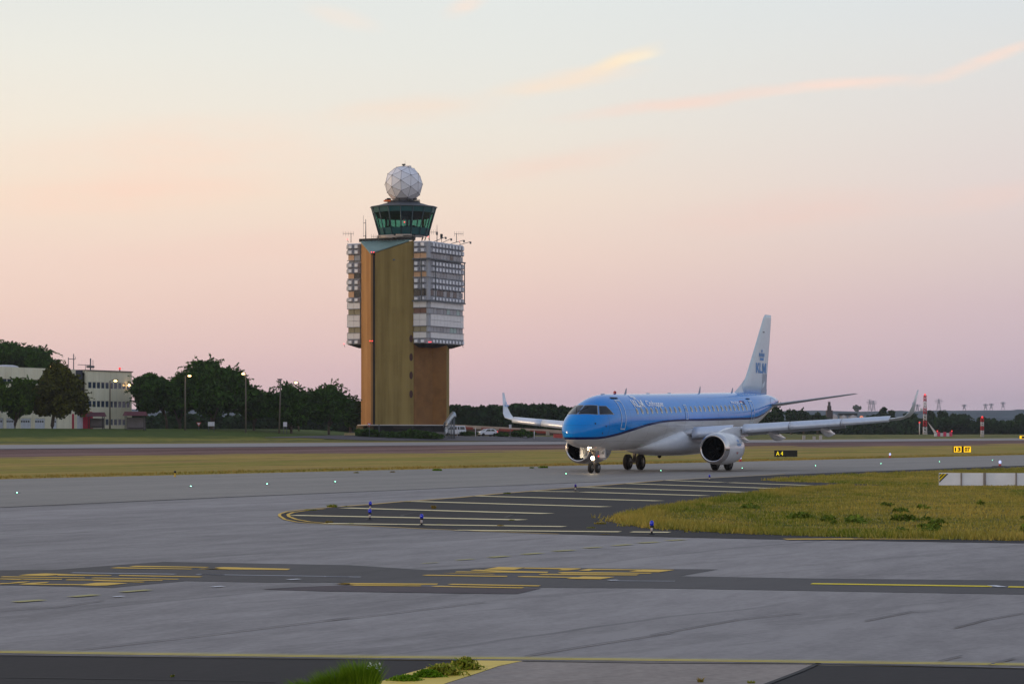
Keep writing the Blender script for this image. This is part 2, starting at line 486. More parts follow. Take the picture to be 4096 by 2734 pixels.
LAYER = [0]
def sheet(name, pts, m, z, world=False, kind='structure', uvz=None):
    P = pts if world else [G(*p) for p in pts]
    bm = bmesh.new(); vs = [bm.verts.new((x, y, z)) for x, y in P]; f = bm.faces.new(vs)
    if f.normal.z < 0: f.normal_flip()
    f.normal_update()
    if f.normal.z < 0: bmesh.ops.reverse_faces(bm, faces=[f])
    bmesh.ops.triangulate(bm, faces=[f])
    me = bpy.data.meshes.new(name); bm.to_mesh(me); bm.free()
    return tag(link(name, me, m), kind=kind)
def polys(name, plist, m, z):
    """several painted shapes of one marking as one flat sheet"""
    bm = bmesh.new()
    for pts in plist:
        f = bm.faces.new([bm.verts.new((*G(*p), z)) for p in pts]); f.normal_update()
        if f.normal.z < 0: bmesh.ops.reverse_faces(bm, faces=[f])
    bmesh.ops.triangulate(bm, faces=bm.faces)
    me = bpy.data.meshes.new(name); bm.to_mesh(me); bm.free()
    return tag(link(name, me, m), kind='structure')
def stroke(p, q, w):
    """a painted line w metres wide between two photo pixels, as a pixel-free ground quad"""
    a = Vector(G(*p)); b = Vector(G(*q)); n = (b - a).normalized(); n = Vector((-n.y, n.x)) * w / 2
    return [a + n, b + n, b - n, a - n]
def strokes(name, lst, m, z):
    bm = bmesh.new()
    for pts in lst:
        f = bm.faces.new([bm.verts.new((p[0], p[1], z)) for p in pts]); f.normal_update()
        if f.normal.z < 0: bmesh.ops.reverse_faces(bm, faces=[f])
    me = bpy.data.meshes.new(name); bm.to_mesh(me); bm.free()
    return tag(link(name, me, m), kind='structure')

# apron and near taxiway
near = [G(-3000, 2590), G(0, 2619), G(1350, 2634), G(2600, 2650), G(4096, 2671), G(7000, 2700)]
sheet('apron', [sd2(-400, 0), sd2(1500, 0), sd2(1500, -900), (700, 60)] + near[::-1] + [(-250, 20), (-300, 60)], M_APRON, .004, True)
jl = [(-3000, 2180), (0, 2029), (1000, 1984), (1500, 1963.5), (2000, 1942.5), (2421, 1925), (2760, 1911), (3100, 1897), (3500, 1883), (4096, 1861)]
sheet('taxiway', [sd2(-300, -.05), sd2(700, -.05), G(5600, 1815)] + [G(*p) for p in jl[::-1]], M_TAXI, .008, True)
jj = [(0, 2029), (1000, 1984), (1500, 1963.5), (2000, 1942.5), (2421, 1925)]
strokes('pavement_joint', [stroke(a, b, .3) for a, b in zip(jj, jj[1:])], M_LINE, .012)
# asphalt shoulder with hatching
wedge_top = [(1117, 2062), (1140, 2050), (1211, 2041), (1290, 2034), (1356, 2028), (1492, 2018), (1609, 2007.5), (1679, 2003), (1843, 1990.5), (1983, 1977), (2100, 1967.5), (2328, 1949.5), (2510, 1934.5), (2656, 1922), (2904, 1909), (3140, 1897), (3513, 1883.5), (3747, 1873.5), (4096, 1861), (4700, 1840)]
wedge_bot = [(5200, 2188), (4096, 2172.5), (3467, 2162.5), (3000, 2155), (2702, 2148.5), (2468, 2142.5), (2234, 2135.5), (1843, 2120.5), (1468, 2102.5), (1304, 2095), (1234, 2090.5), (1178, 2084), (1140, 2077)]
sheet('shoulder', wedge_top + wedge_bot, M_DARK, .012)
# yellow edge lines round the tip of the shoulder (double) and along its sides
def polyline(pts, w): return [stroke(a, b, w) for a, b in zip(pts, pts[1:])]
tip_o = [(1356, 2026), (1290, 2032), (1205, 2039), (1150, 2046), (1119, 2056), (1118, 2064), (1140, 2078.5), (1185, 2088), (1240, 2093.5), (1304, 2097), (1468, 2104)]
tip_i = [(1300, 2035), (1222, 2043), (1172, 2050), (1152, 2058), (1156, 2067), (1185, 2078), (1240, 2088), (1310, 2094)]
strokes('edge_line', polyline(tip_o, .09) + polyline(tip_i, .10) + polyline([(p[0], p[1] - 1.2) for p in wedge_top[4:16]], .15) + polyline([(1468, 2104), (1702, 2116.5), (1843, 2122), (2100, 2132), (2234, 2137)], .1), M_YEL, .02)
bars = [((1169, 2061.7), (2093, 2080)), ((1379, 2032), (2192, 2054.7)), ((1651, 2005.5), (2424, 2027.5)), ((1904, 1984), (2637, 2003.6)), ((2133.5, 1965), (2306, 1967)), ((2328, 1968), (2819.5, 1982.6)),
        ((2337, 1949), (2976, 1968)), ((2508, 1934), (3119, 1954)), ((2660, 1920.5), (2890, 1929)), ((2920, 1930), (3233, 1941)), ((1300, 2094), (2257, 2107)), ((1824, 2121.5), (2480, 2128)), ((2525, 2128.5), (2679, 2130))]
strokes('hatching', [stroke(a, b, .6 if i < 8 else .5) for i, (a, b) in enumerate(bars)], M_CREAM, .02)
# cracks in the shoulder
strokes('crack', polyline([(1605, 2071), (1610, 2060), (1660, 2050), (1730, 2046)], .12) + polyline([(2022, 2072), (2035, 2064), (2060, 2056), (2100, 2052)], .12) + polyline([(2040, 2059), (2200, 2046), (2320, 2040)], .1), M_LINE, .017)
# apron: dark sealed lanes and their painted marks
k = 1.678
def z0(*pts): return [(x / k, 2180 + y / k) for x, y in pts]
def z1(*pts): return [(1300 + x / k, 2180 + y / k) for x, y in pts]
def z2(*pts): return [(2600 + x / 1.5702, 2180 + y / 1.5702) for x, y in pts]
sheet('sealed_lane', [(-900, 2290), (226, 2278), (518, 2256), (655, 2246.5), (1400, 2260)] + z1((700, 168), (1150, 147), (2349, 160)) + z2((430, 152), (190, 195), (1000, 209), (2349, 222), (3400, 234), (3400, 322), (2349, 310), (0, 270)) + z1((1450, 285), (0, 250)) + [(1043, 2329), (745, 2323.5), (596, 2336), (447, 2350.5), (89, 2341), (-900, 2332)], M_SEAL, .008)
sheet('red_patch', z0((1760, 297), (1990, 282), (2349, 268)) + z1((0, 262), (900, 280), (1450, 290), (1290, 328), (950, 325), (0, 310)), M_REDSEAL, .010)
q0 = lambda *p: [(x / 2.61, 2240 + y / 2.61) for x, y in p]
strokes('lane_line', [stroke(*q0((750, 133), (1830, 148)), .16), stroke(*q0((2050, 150), (2349, 154)), .13), stroke(*z0((1350, 198), (2349, 213)), .13), stroke(*z1((0, 212), (240, 215)), .14), stroke(*z1((1950, 240), (2349, 243)), .1)], M_WFADE, .012)
strokes('centre_line', [stroke(*z2((1015, 244), (2150, 261)), .3), stroke(*z2((2250, 264), (3600, 286)), .3)], M_YELB, .014)
polys('painted_letters', [
    q0((190, 163), (300, 150), (470, 142), (730, 150), (610, 158), (470, 168)), q0((600, 158), (730, 152), (1170, 162), (1150, 167), (600, 164)), q0((1240, 163), (1260, 159), (2120, 175), (2080, 182), (1240, 168)),
    q0((0, 178), (40, 173), (890, 186), (880, 191), (20, 181)), q0((950, 190), (990, 186), (1875, 200), (1850, 206), (960, 193)),
    q0((0, 196), (130, 197), (240, 203), (200, 209), (0, 203)), q0((130, 197), (650, 201), (640, 208), (260, 206)), q0((680, 209), (720, 205), (1700, 214), (1690, 220), (700, 213)), q0((1000, 214), (1520, 230), (1480, 236), (960, 219)),
    q0((0, 245), (100, 243), (190, 231), (320, 226), (250, 238), (80, 252), (0, 254)), q0((190, 254), (330, 240), (520, 231), (480, 242), (350, 252), (860, 255), (830, 264), (250, 259)), q0((860, 256), (1000, 240), (1140, 238), (1340, 244), (1120, 268), (1000, 271), (830, 265)),
    q0((1150, 85), (1230, 78), (2010, 93), (1990, 99), (1200, 88)), q0((1345, 68), (1420, 62), (2190, 75), (2150, 81), (1400, 73)), q0((2060, 95), (2120, 92), (2400, 98), (2400, 103)), 
    z0((1440, 153), (1500, 149), (1950, 161), (1930, 169), (1420, 164), (1330, 163), (1480, 160)), z0((2250, 262), (2300, 259), (2349, 260), (2349, 266)),
    z1((1065, 166), (1165, 148), (1345, 153), (1270, 167)), z1((1345, 153), (1720, 158), (1700, 164), (1630, 171), (1565, 171), (1590, 164), (1330, 158)), z1((975, 172), (1010, 167), (1330, 177), (1500, 181), (1490, 188), (870, 184), (885, 179), (1150, 181)),
    z1((650, 204), (690, 201), (1225, 209), (1220, 215), (680, 207)), z1((780, 190), (860, 190), (1150, 196), (1120, 198)), z1((1560, 187), (1600, 183), (2200, 188), (2180, 193), (1590, 192)), z1((1430, 198), (1470, 195), (2110, 199), (2090, 205), (1450, 202)),
    z1((1290, 213), (1340, 210), (1700, 217), (1730, 212), (1945, 216), (1850, 231), (1620, 228), (1660, 221), (1300, 216)), z1((1700, 172), (1770, 161), (2120, 166), (2100, 170), (1800, 168), (1770, 175)), z1((2040, 179), (2130, 165), (2349, 168), (2240, 184)),
    z1((70, 262), (130, 257), (760, 261), (750, 268), (120, 266)), z1((160, 271), (220, 269), (650, 273), (640, 278), (200, 275)), z1((820, 265), (860, 262), (1450, 273), (1430, 279), (850, 269)), z1((710, 279), (750, 276), (1340, 286), (1320, 292), (740, 282))],
    M_YEL, .0145)
zb = lambda *p: [(2000 + x / 2.1355, 1880 + y / 2.1355) for x, y in p]
strokes('dashed_line', [stroke(*z1((880, 103), (1000, 95)), .12), stroke(*z1((1110, 84), (1225, 75)), .22), stroke(*z1((1330, 64), (1450, 55)), .22), stroke(*z1((1535, 43), (1670, 35)), .22), stroke(*zb((720, 668), (860, 660)), .2), stroke(*zb((970, 647), (1115, 637)), .22), stroke(*zb((1190, 625), (1350, 615)), .24), stroke(*zb((1425, 604), (1570, 596)), .24),
    stroke(*z1((650, 125), (760, 119)), .1), stroke(*z0((100, 385), (290, 371)), .2), stroke(*z0((480, 350), (650, 336)), .2), stroke(*z0((820, 318), (1000, 303)), .18)], M_YFADE, .0165)
strokes('white_mark', [stroke(*z0((765, 350), (830, 346)), .12), stroke(*z0((1425, 284), (1500, 279)), .12), stroke(*z0((1935, 236), (2010, 231)), .12), stroke(*z1((1905, 240), (1965, 238)), .14), stroke(*z2((2150, 262), (2210, 261)), .4)], M_WHITE, .0185)
strokes('line_on_shoulder_edge', [stroke((3140, 2158.5), (3420, 2157), .5), stroke((3420, 2157), (3760, 2158.5), .28)], M_YEL, .024)
# long cracks and skid marks on the apron
ck = []
for pts in ([z0((500, 712), (900, 665), (1390, 610), (2349, 490))][0], [z1((1340, 750), (1700, 690), (2349, 590))][0], [z1((0, 512), (300, 480), (620, 440), (1080, 385))][0], [z0((0, 445), (380, 420), (700, 375))][0], [z2((0, 570), (560, 470), (950, 430))][0], [z2((1350, 480), (1650, 420), (1800, 415))][0], [z2((2130, 758), (2290, 715))][0], [z2((1810, 735), (1960, 700))][0], [z2((1910, 525), (2120, 470), (2349, 430))][0]):
    ck += polyline(pts, .035)
strokes('apron_crack', ck, M_CRACK, .0205)
# near edge: double yellow line, then the ground outside it
e1 = [(-1200, 2594), (0, 2609.5), (1350, 2627.5), (2600, 2641), (3250, 2649), (4096, 2660), (5200, 2676)]
e2 = [(x, y + 4.6) for x, y in e1]
e3 = [(x, y - 5) for x, y in e1]
strokes('apron_edge_line', polyline(e1, .05) + polyline(e2, .055), M_YELB, .02)
strokes('apron_edge_line_faded', polyline(e3, .03), M_YFADE, .02)
sheet('foreground_asphalt', [G(*p) for p in ((-3000, 2591), (0, 2619.5), (1350, 2635), (2600, 2651), (4096, 2672), (7000, 2701))] + [(60, 8), (40, -10), (-40, -10), (-60, 8)], M_DARK, .002, True)
sheet('yellow_band', [(1900, 2641.5), (2090, 2643.5), (1994, 2664), (1909, 2693), (1781, 2734), (1500, 2850), (1000, 2950), (1330, 2800), (1517, 2727), (1611, 2698), (1738, 2663)], paint('sandy_yellow_paint', (232, 200, 96), .3), .0075)
sheet('coarse_tarmac', [(2090, 2643.5), (3275, 2653), (3200, 2686), (3071, 2735), (2700, 2950), (1300, 2950), (1781, 2735), (1909, 2694), (1994, 2665)], M_COARSE, .0055)
strokes('edge_groove', polyline([(0, 2621), (1350, 2636.5), (1900, 2642)], .05) + polyline([(2090, 2645), (2600, 2652.5), (3275, 2656), (4096, 2673.5), (5000, 2683)], .06) + polyline([(3275, 2653), (3200, 2686), (3071, 2735), (2900, 2820)], .06) + polyline([(0, 2709), (900, 2722), (1100, 2728)], .04), M_LINE, .0095)

# far taxiway, road and hard standing
def strip(name, d0, d1, m, s0=-300, s1=1800, eps=.03):
    dl = [d0] + [a for a, _ in DZ if d0 < a < d1] + [d1]; sl_ = np.linspace(s0, s1, 12)
    V = [(*sd2(s, d), zd(d) + eps) for d in dl for s in sl_]; n = len(sl_)
    Fs = [(i * n + k, i * n + k + 1, (i + 1) * n + k + 1, (i + 1) * n + k) for i in range(len(dl) - 1) for k in range(n - 1)]
    me = bpy.data.meshes.new(name); me.from_pydata(V, [], Fs); me.update()
    return tag(link(name, me, m), kind='structure')
M_FARTAXI = paving('far_taxiway_concrete', (146, 138, 136), (166, 156, 152), .7, .5, False)
strip('far_taxiway', 106, 141, M_FARTAXI)
strip('far_taxiway_shoulder', 101, 106, M_ROAD, eps=.035)
# road that runs in front of the tower
V = []; Fs = []
rw = [(1060, 1750), (1215, 1745), (1330, 1742), (1440, 1742), (1600, 1743), (1800, 1744), (2000, 1745), (2250, 1747), (2500, 1749), (2900, 1751)]
rb = [(1060, 1752), (1215, 1752), (1330, 1756), (1440, 1761), (1600, 1763.5), (1800, 1764), (2000, 1765), (2250, 1766), (2500, 1766), (2900, 1764)]
def dense(pl, n=6):
    o = []
    for a, b in zip(pl, pl[1:]):
        for i in range(n): o.append((a[0] + (b[0] - a[0]) * i / n, a[1] + (b[1] - a[1]) * i / n))
    return o + [pl[-1]]
A = dense(rw); B = dense(rb); rows = 7
for i in range(len(A)):
    pa = Vector(GT(*A[i])); pb = Vector(GT(*B[i]))
    for j in range(rows):
        p = pa.lerp(pb, j / (rows - 1)); V.append((p.x, p.y, T(p.x, p.y) + .08))
for i in range(len(A) - 1):
    for j in range(rows - 1): Fs.append((i * rows + j, i * rows + j + 1, (i + 1) * rows + j + 1, (i + 1) * rows + j))
me = bpy.data.meshes.new('road'); me.from_pydata(V, [], Fs); me.update()
bm = bmesh.new(); bm.from_mesh(me); bmesh.ops.recalc_face_normals(bm, faces=bm.faces); bm.to_mesh(me); bm.free()
tag(link('road', me, M_ROAD), kind='structure')
# grass bank in front of the trees and the white building
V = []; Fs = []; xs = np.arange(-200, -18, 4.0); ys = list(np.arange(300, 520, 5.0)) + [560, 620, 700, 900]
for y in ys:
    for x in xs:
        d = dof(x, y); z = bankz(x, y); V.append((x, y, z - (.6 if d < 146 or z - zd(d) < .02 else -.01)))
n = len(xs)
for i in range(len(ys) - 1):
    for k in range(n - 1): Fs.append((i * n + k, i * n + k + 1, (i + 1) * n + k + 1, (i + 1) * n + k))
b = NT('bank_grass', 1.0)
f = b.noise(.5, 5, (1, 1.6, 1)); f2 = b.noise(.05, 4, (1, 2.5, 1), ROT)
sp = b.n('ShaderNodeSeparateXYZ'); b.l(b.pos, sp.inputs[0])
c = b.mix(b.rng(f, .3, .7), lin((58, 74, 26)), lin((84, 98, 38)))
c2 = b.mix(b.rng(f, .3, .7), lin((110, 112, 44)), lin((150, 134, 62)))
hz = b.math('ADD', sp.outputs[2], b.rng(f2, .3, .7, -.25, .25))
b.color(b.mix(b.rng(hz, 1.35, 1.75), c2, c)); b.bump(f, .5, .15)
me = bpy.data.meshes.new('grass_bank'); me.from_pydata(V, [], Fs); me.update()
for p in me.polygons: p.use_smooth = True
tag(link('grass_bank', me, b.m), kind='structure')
# hills on the horizon
hs = NT('hazed_wooded_hills', 1.0)
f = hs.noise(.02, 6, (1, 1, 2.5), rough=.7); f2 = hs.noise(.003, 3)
c = hs.mix(hs.rng(f, .35, .65), lin((36, 60, 76)), lin((56, 82, 98)))  # blue of the distance haze mixed into the woodland colour
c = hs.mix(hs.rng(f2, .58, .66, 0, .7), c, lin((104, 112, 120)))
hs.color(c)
random.seed(5)
V = []; Fs = []; xs = np.arange(-2500, 3600, 20.0); n = len(xs)
def hh(x, amp, seed):
    return amp * (math.sin(x * .0021 + seed) * .5 + math.sin(x * .0057 + seed * 2.3) * .28 + math.sin(x * .017 + seed * 3.7) * .1 + math.sin(x * .049 + seed) * .05)
for y, base, amp, rag in ((1900, 2.0, 0, 0), (2300, 4, 3, 1.2), (2700, 14, 5, 2.0), (3100, 24, 6, 2.6), (3500, 31, 5, 3.2), (3900, 33, 4, 3.2), (4600, 10, 4, 0)):
    for x in xs:
        e = 6 * sstep(500, 1100, x) * (1 if base > 20 else 0)
        V.append((x, y + random.uniform(-25, 25), base + e + hh(x, amp, y * .01) + random.uniform(-.5, .5) * rag))
for i in range(6):
    for k in range(n - 1): Fs.append((i * n + k, i * n + k + 1, (i + 1) * n + k + 1, (i + 1) * n + k))
me = bpy.data.meshes.new('hills'); me.from_pydata(V, [], Fs); me.update()
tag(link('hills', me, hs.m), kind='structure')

# ================================================================ control tower
DT = 480.0
def tz(v): return PZ(v, DT)
M_OCHRE = NT('ochre_render', .95)
f = M_OCHRE.noise(.5, 6, (1, 1, .05), rough=.7); f2 = M_OCHRE.noise(.35, 4)
M_OCHRE.color(M_OCHRE.mix(M_OCHRE.rng(M_OCHRE.math('ADD', f, M_OCHRE.math('MULTIPLY', f2, .25)), .5, .75), lin((134, 113, 66)), lin((160, 138, 84))))
M_OCHRE = M_OCHRE.m
M_TERRA = NT('terracotta_render', .95)
f = M_TERRA.noise(.5, 6, (1, 1, .05), rough=.7); f2 = M_TERRA.noise(.35, 4)
M_TERRA.color(M_TERRA.mix(M_TERRA.rng(M_TERRA.math('ADD', f, M_TERRA.math('MULTIPLY', f2, .25)), .5, .75), lin((162, 118, 72)), lin((186, 142, 92))))
M_TERRA = M_TERRA.m
M_COPPER = mat('green_copper_roof', (122, 150, 148), .55, var=.12, scale=.6)
M_DARKM = mat('dark_metal', (34, 38, 42), .5, .3)
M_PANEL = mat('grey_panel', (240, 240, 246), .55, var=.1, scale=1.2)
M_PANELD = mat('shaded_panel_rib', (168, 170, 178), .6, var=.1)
M_FLATP = mat('pale_flat_panel', (232, 228, 228), .5, var=.06, scale=.8)
M_CORN = mat('cornice_grey', (140, 142, 148), .6)
M_BEV = mat('shaded_coffer_bevel', (160, 160, 168), .6, var=.15)  # darker grey than the plates: shade round each coffer put into the colour
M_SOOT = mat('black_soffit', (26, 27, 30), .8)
M_STEEL = mat('grey_steel', (92, 98, 106), .5, .4)
M_CONC = mat('pale_concrete', (176, 168, 160), .9, var=.18, scale=.7)
M_CONCD = mat('grey_concrete', (110, 106, 104), .9, var=.2, scale=.7)
BL = {k: mat('window_' + k, c, r, var=.12, scale=2, spec=.6) for k, c, r in (('peach', (214, 168, 130), .35), ('dark', (40, 42, 50), .12), ('brown', (118, 78, 66), .35), ('grey', (152, 154, 162), .3), ('olive', (150, 140, 112), .35), ('grey2', (134, 134, 142), .3), ('teal', (150, 178, 176), .25))}
M_REDL = mat('red_lamp_glass', (200, 20, 20), .3, emit=(255, 50, 60), estr=4.5)
M_REDDIM = mat('red_glass', (190, 30, 30), .3, emit=(255, 60, 60), estr=1.2)

PHI = rad(26)
NXC, NYC = PX(1712, DT), DT
tower = thing('control_tower', 'tall ochre and terracotta airport control tower with white faceted dome on top', 'control tower', (NXC, NYC, T(NXC, NYC)))
ZB = tower.location.z
# local frame: x = to the right along the left face, y = depth away along the right face (a, b in the notes: x = -a, y = b)
tower.rotation_euler = (0, 0, -PHI)
def tp(n, mb, m, par=None): return mb.build(n, m, par or tower)
def L(z): return z - ZB
AW, BW = 17.1, 14.2
# shaft corner in local coordinates
def to_local(u, Y):
    dx, dy = PX(u, Y) - NXC, Y - NYC
    c, s_ = math.cos(PHI), math.sin(PHI)
    return (dx * c - dy * s_, dx * s_ + dy * c)
Ax, Bx = -14.1, -3.0
Cw = (NXC - 14.1 * math.cos(PHI) + 2.3, NYC + 14.1 * math.sin(PHI) - 7.2)
def wl2(x, y):
    dx, dy = x - NXC, y - NYC
    return (dx * math.cos(PHI) - dy * math.sin(PHI), dx * math.sin(PHI) + dy * math.cos(PHI))
Cl = wl2(*Cw)
A_, B_ = Vector((Ax, 0)), Vector((Bx, 0)); C_ = Vector(Cl)
dA = (A_ - C_).normalized(); dB = (B_ - C_).normalized()
C1 = C_ + dA * .35; C2 = C_ + dB * .75
zt, zc = L(tz(957)), L(tz(1017)); zbase = L(tz(1697))
def zroof(p):       # the roof plane falls from the block to the outer corner
    k = max(0, min(1, -p.y / -C_.y)); return zt + (zc - zt) * k
th = .5
def wall(P, Q, inward, zb):
    i = Vector(inward)
    pts = [P, Q, Q + i, P + i]
    zz = [zroof(p) - .05 for p in pts]
    return MB().prism([tuple(p) for p in pts], zb, 0, zz)
inn = Vector((dB.x, dB.y))
tp('left_wall', wall(A_, C1, dB * th, zbase), M_TERRA)
MID = C2.lerp(B_, .33) - (dA * .28)
rw_ = MB(); P4 = [C2, MID, B_, B_ + dA * th, C2 + dA * th]; zz = [zroof(p) - .05 for p in P4]; rw_.prism([tuple(p) for p in P4], zbase, 0, zz)
tp('right_wall', rw_, M_OCHRE)
cen = (A_ + B_) / 2
k1 = C_ + (dA + dB) * 1.2
tp('stair_slot', MB().prism([tuple(C1 + dB * .4), tuple(C2 + dA * .3), tuple(k1 + dB * .4), tuple(k1 + dA * .4)], zbase, L(tz(1022))), M_SOOT)
random.seed(2); M_SLG = mat('slot_glass', (60, 72, 82), .2)
zz = zbase + .6
while zz < L(tz(1040)):
    p = C_ + (dA + dB) * .62; tp('slot_window', MB().box(p.x - .18, p.y - .18, zz, p.x + .18, p.y + .18, zz + random.uniform(.5, 1.2)), M_SLG); zz += random.uniform(1.8, 2.6)
# roof with standing seams
r = MB()
ov = .25
rA, rB, rC = A_ + (A_ - cen).normalized() * .2, B_ - Vector((.2, 0)), C_ + (C_ - cen).normalized() * .35
def r3(p, dz=0): return (p.x, p.y, zroof(p) + dz)
rP = [rA, rC, rB]
r.add([r3(p, .0) for p in rP] + [r3(p, .18) for p in rP], [(0, 2, 1), (3, 4, 5), (0, 1, 4, 3), (1, 2, 5, 4), (2, 0, 3, 5)])
n = 15
for i in range(1, n):
    t = i / n; top = rA.lerp(rB, t)
    # seams run straight down the slope towards the walls
    d = Vector((-.28, -1)).normalized(); best = None
    for (p, q) in ((rA, rC), (rC, rB)):
        e = q - p; den = d.x * e.y - d.y * e.x
        if abs(den) < 1e-6: continue
        w = p - top; u_ = (w.x * e.y - w.y * e.x) / den; v_ = (w.x * d.y - w.y * d.x) / den
        if u_ > .05 and 0 <= v_ <= 1: best = top + d * u_
    if best is not None:
        r.tube([(top.x, top.y, zroof(top) + .2), (best.x, best.y, zroof(best) + .2)], .09, 4)
tp('copper_roof', r, M_COPPER)
tp('roof_ridge', MB().box(Ax - .3, -.25, zt - .05, Bx + .2, .35, zt + .55), M_DARKM)
# small round openings near the right edge of the ochre wall
for v in (1353, 1427, 1500, 1575):
    dW = (B_ - MID).normalized(); q = MID.lerp(B_, .9); nrm = Vector((dW.y, -dW.x)); nrm = nrm if nrm.y < 0 else -nrm
    p = q + nrm * .03; z = L(tz(v)); m_ = MB()
    ring = [(p + dW * (.34 * math.cos(a)), z + .72 * math.sin(a)) for a in np.linspace(0, 2 * math.pi, 13)[:-1]]
    m_.add([(a.x, a.y, h) for a, h in ring] + [(a.x - nrm.x * .3, a.y - nrm.y * .3, h) for a, h in ring], [tuple(range(12))] + [(i, (i + 1) % 12, 12 + (i + 1) % 12, 12 + i) for i in range(12)])
    tp('porthole', m_, mat('rust_brown_opening', (70, 34, 28), .6))
q = MID.lerp(B_, .2); p = q + nrm * .02
tp('wall_vent', MB().box(p.x - .3, p.y - .1, L(tz(1041)), p.x + .3, p.y + .1, L(tz(1036))), M_STEEL)
# lower core below the block
Q = [(-3.0, .2), (-2.2, 6.0), (-.3, 8.0), (-1.8, 12.0), (-13.5, 12.0), (-13.6, .2)]
core = MB(); core.prism(Q, zbase, L(tz(1384)) + .4); core.mi = [0] * 6 + [0] * 2
core.mi[2 + 0] = 0; core.mi[2 + 1] = 0; core.mi[2 + 2] = 1
tp('core_wall', core, [mat('brown_render', (134, 92, 46), .95, var=.2, scale=.5), M_OCHRE])
# ledge, plinth and dark undercroft
led = MB(); led.prism([(Ax - .5, -.5), tuple(C_ + (C_ - cen).normalized() * .9), (Bx + .8, -.7), (-1.4, 5.8), (.5, 8.0), (-1.2, 12.6), (-14.2, 12.6)], L(tz(1701)), zbase)
tp('ledge', led, mat('white_ledge', (196, 190, 184), .85, var=.12, scale=.5))
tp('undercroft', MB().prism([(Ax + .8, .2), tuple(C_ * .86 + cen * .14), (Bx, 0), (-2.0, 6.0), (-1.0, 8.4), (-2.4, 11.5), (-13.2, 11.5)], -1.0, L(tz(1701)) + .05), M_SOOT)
tp('terrace', MB().box(-12.0, -8.5, -1.2, -1.0, 9.0, L(tz(1727))), M_CONCD)
tp('terrace_wall', MB().box(-12.6, -9.0, -1.2, -.5, -8.6, L(tz(1731))), mat('cream_low_wall', (196, 184, 150), .9, var=.15))
tp('shelter_window', MB().box(C2.x + 4, C2.y - .4, L(tz(1713)), C2.x + 8, C2.y + .5, L(tz(1703))), M_SOOT)
tp('corner_pier', MB().box(Ax - .3, -1.3, -1.0, Ax + 1.2, .4, L(tz(1701))), mat('pier_stone', (132, 116, 84), .9, var=.15))

# the white panelled block
zy = lambda y: L(tz(920 + y / 3.137))
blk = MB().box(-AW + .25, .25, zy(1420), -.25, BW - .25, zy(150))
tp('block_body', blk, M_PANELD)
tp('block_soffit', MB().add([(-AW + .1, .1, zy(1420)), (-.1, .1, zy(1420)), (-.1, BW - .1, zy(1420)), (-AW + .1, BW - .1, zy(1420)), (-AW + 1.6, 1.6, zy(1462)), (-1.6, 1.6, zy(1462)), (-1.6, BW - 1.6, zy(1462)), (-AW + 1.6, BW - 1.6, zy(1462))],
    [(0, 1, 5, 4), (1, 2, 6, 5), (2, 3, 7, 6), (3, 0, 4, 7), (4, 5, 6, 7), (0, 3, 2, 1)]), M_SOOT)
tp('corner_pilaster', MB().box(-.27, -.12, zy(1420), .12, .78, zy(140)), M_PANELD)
tp('block_parapet', MB().box(-AW, 0, zy(150), 0, BW, zy(132)), M_PANEL)
def facemap(face):
    if face == 'front': return lambda s, o, z: (-s, -o, z)            # s from the near corner leftwards
    if face == 'right': return lambda s, o, z: (o, s, z)
    if face == 'left': return lambda s, o, z: (-AW - o, s, z)
MODF, MODR = 1.36, 1.36
def coffers(mb, face, s0, s1, n, z0, z1):
    F = facemap(face); w = (s1 - s0) / n
    for i in range(n):
        a, b = s0 + i * w + .03, s0 + (i + 1) * w - .03; c0, c1 = z0 + .02, z1 - .02
        iw, ih = (b - a) * .24, (c1 - c0) * .25
        lo = [(a, c0), (b, c0), (b, c1), (a, c1)]; hi = [(a + iw, c0 + ih * .7), (b - iw, c0 + ih * .7), (b - iw, c1 - ih), (a + iw, c1 - ih)]
        vs = [F(s_, .0, z) for s_, z in lo] + [F(s_, .10, z) for s_, z in lo] + [F(s_, .5, z) for s_, z in hi]
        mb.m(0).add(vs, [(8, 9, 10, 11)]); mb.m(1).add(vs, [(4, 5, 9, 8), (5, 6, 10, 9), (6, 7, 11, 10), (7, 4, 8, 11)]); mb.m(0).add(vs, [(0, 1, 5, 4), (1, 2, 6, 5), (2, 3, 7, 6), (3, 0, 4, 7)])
def flats(mb, face, s0, s1, n, z0, z1):
    F = facemap(face); w = (s1 - s0) / n
    for i in range(n):
        a, b = s0 + i * w + .025, s0 + (i + 1) * w - .025
        vs = [F(s_, o, z) for o in (0, .22) for s_, z in ((a, z0 + .03), (b, z0 + .03), (b, z1 - .03), (a, z1 - .03))]
        mb.add(vs, [(4, 5, 6, 7), (0, 1, 5, 4), (1, 2, 6, 5), (2, 3, 7, 6), (3, 0, 4, 7)])
spans = [('front', .25, 2.95, 2), ('front', 14.25, 16.85, 2), ('right', .75, 14.0, 10), ('left', .3, 14.0, 10)]
for face in ('front', 'right', 'left'):
    sp_ = [q for q in spans if q[0] == face]
    for (y0, y1, rows) in ((140, 280, 2), (375, 520, 2), (590, 740, 2), (822, 882, 1), (1355, 1420, 1)):
        for _, s0, s1, n in sp_:
            m_ = MB()
            for j in range(rows):
                zA, zB2 = zy(y1), zy(y0); coffers(m_, face, s0, s1, n, zA + (zB2 - zA) * j / rows, zA + (zB2 - zA) * (j + 1) / rows)
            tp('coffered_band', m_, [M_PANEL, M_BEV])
    for (y0, y1, rows) in ((890, 965, 1), (1045, 1197, 2), (1275, 1350, 1)):
        for _, s0, s1, n in sp_:
            m_ = MB()
            for j in range(rows):
                zA, zB2 = zy(y1), zy(y0); flats(m_, face, s0, s1, n, zA + (zB2 - zA) * j / rows, zA + (zB2 - zA) * (j + 1) / rows)
            tp('flat_panel_band', m_, M_FLATP)
random.seed(11)
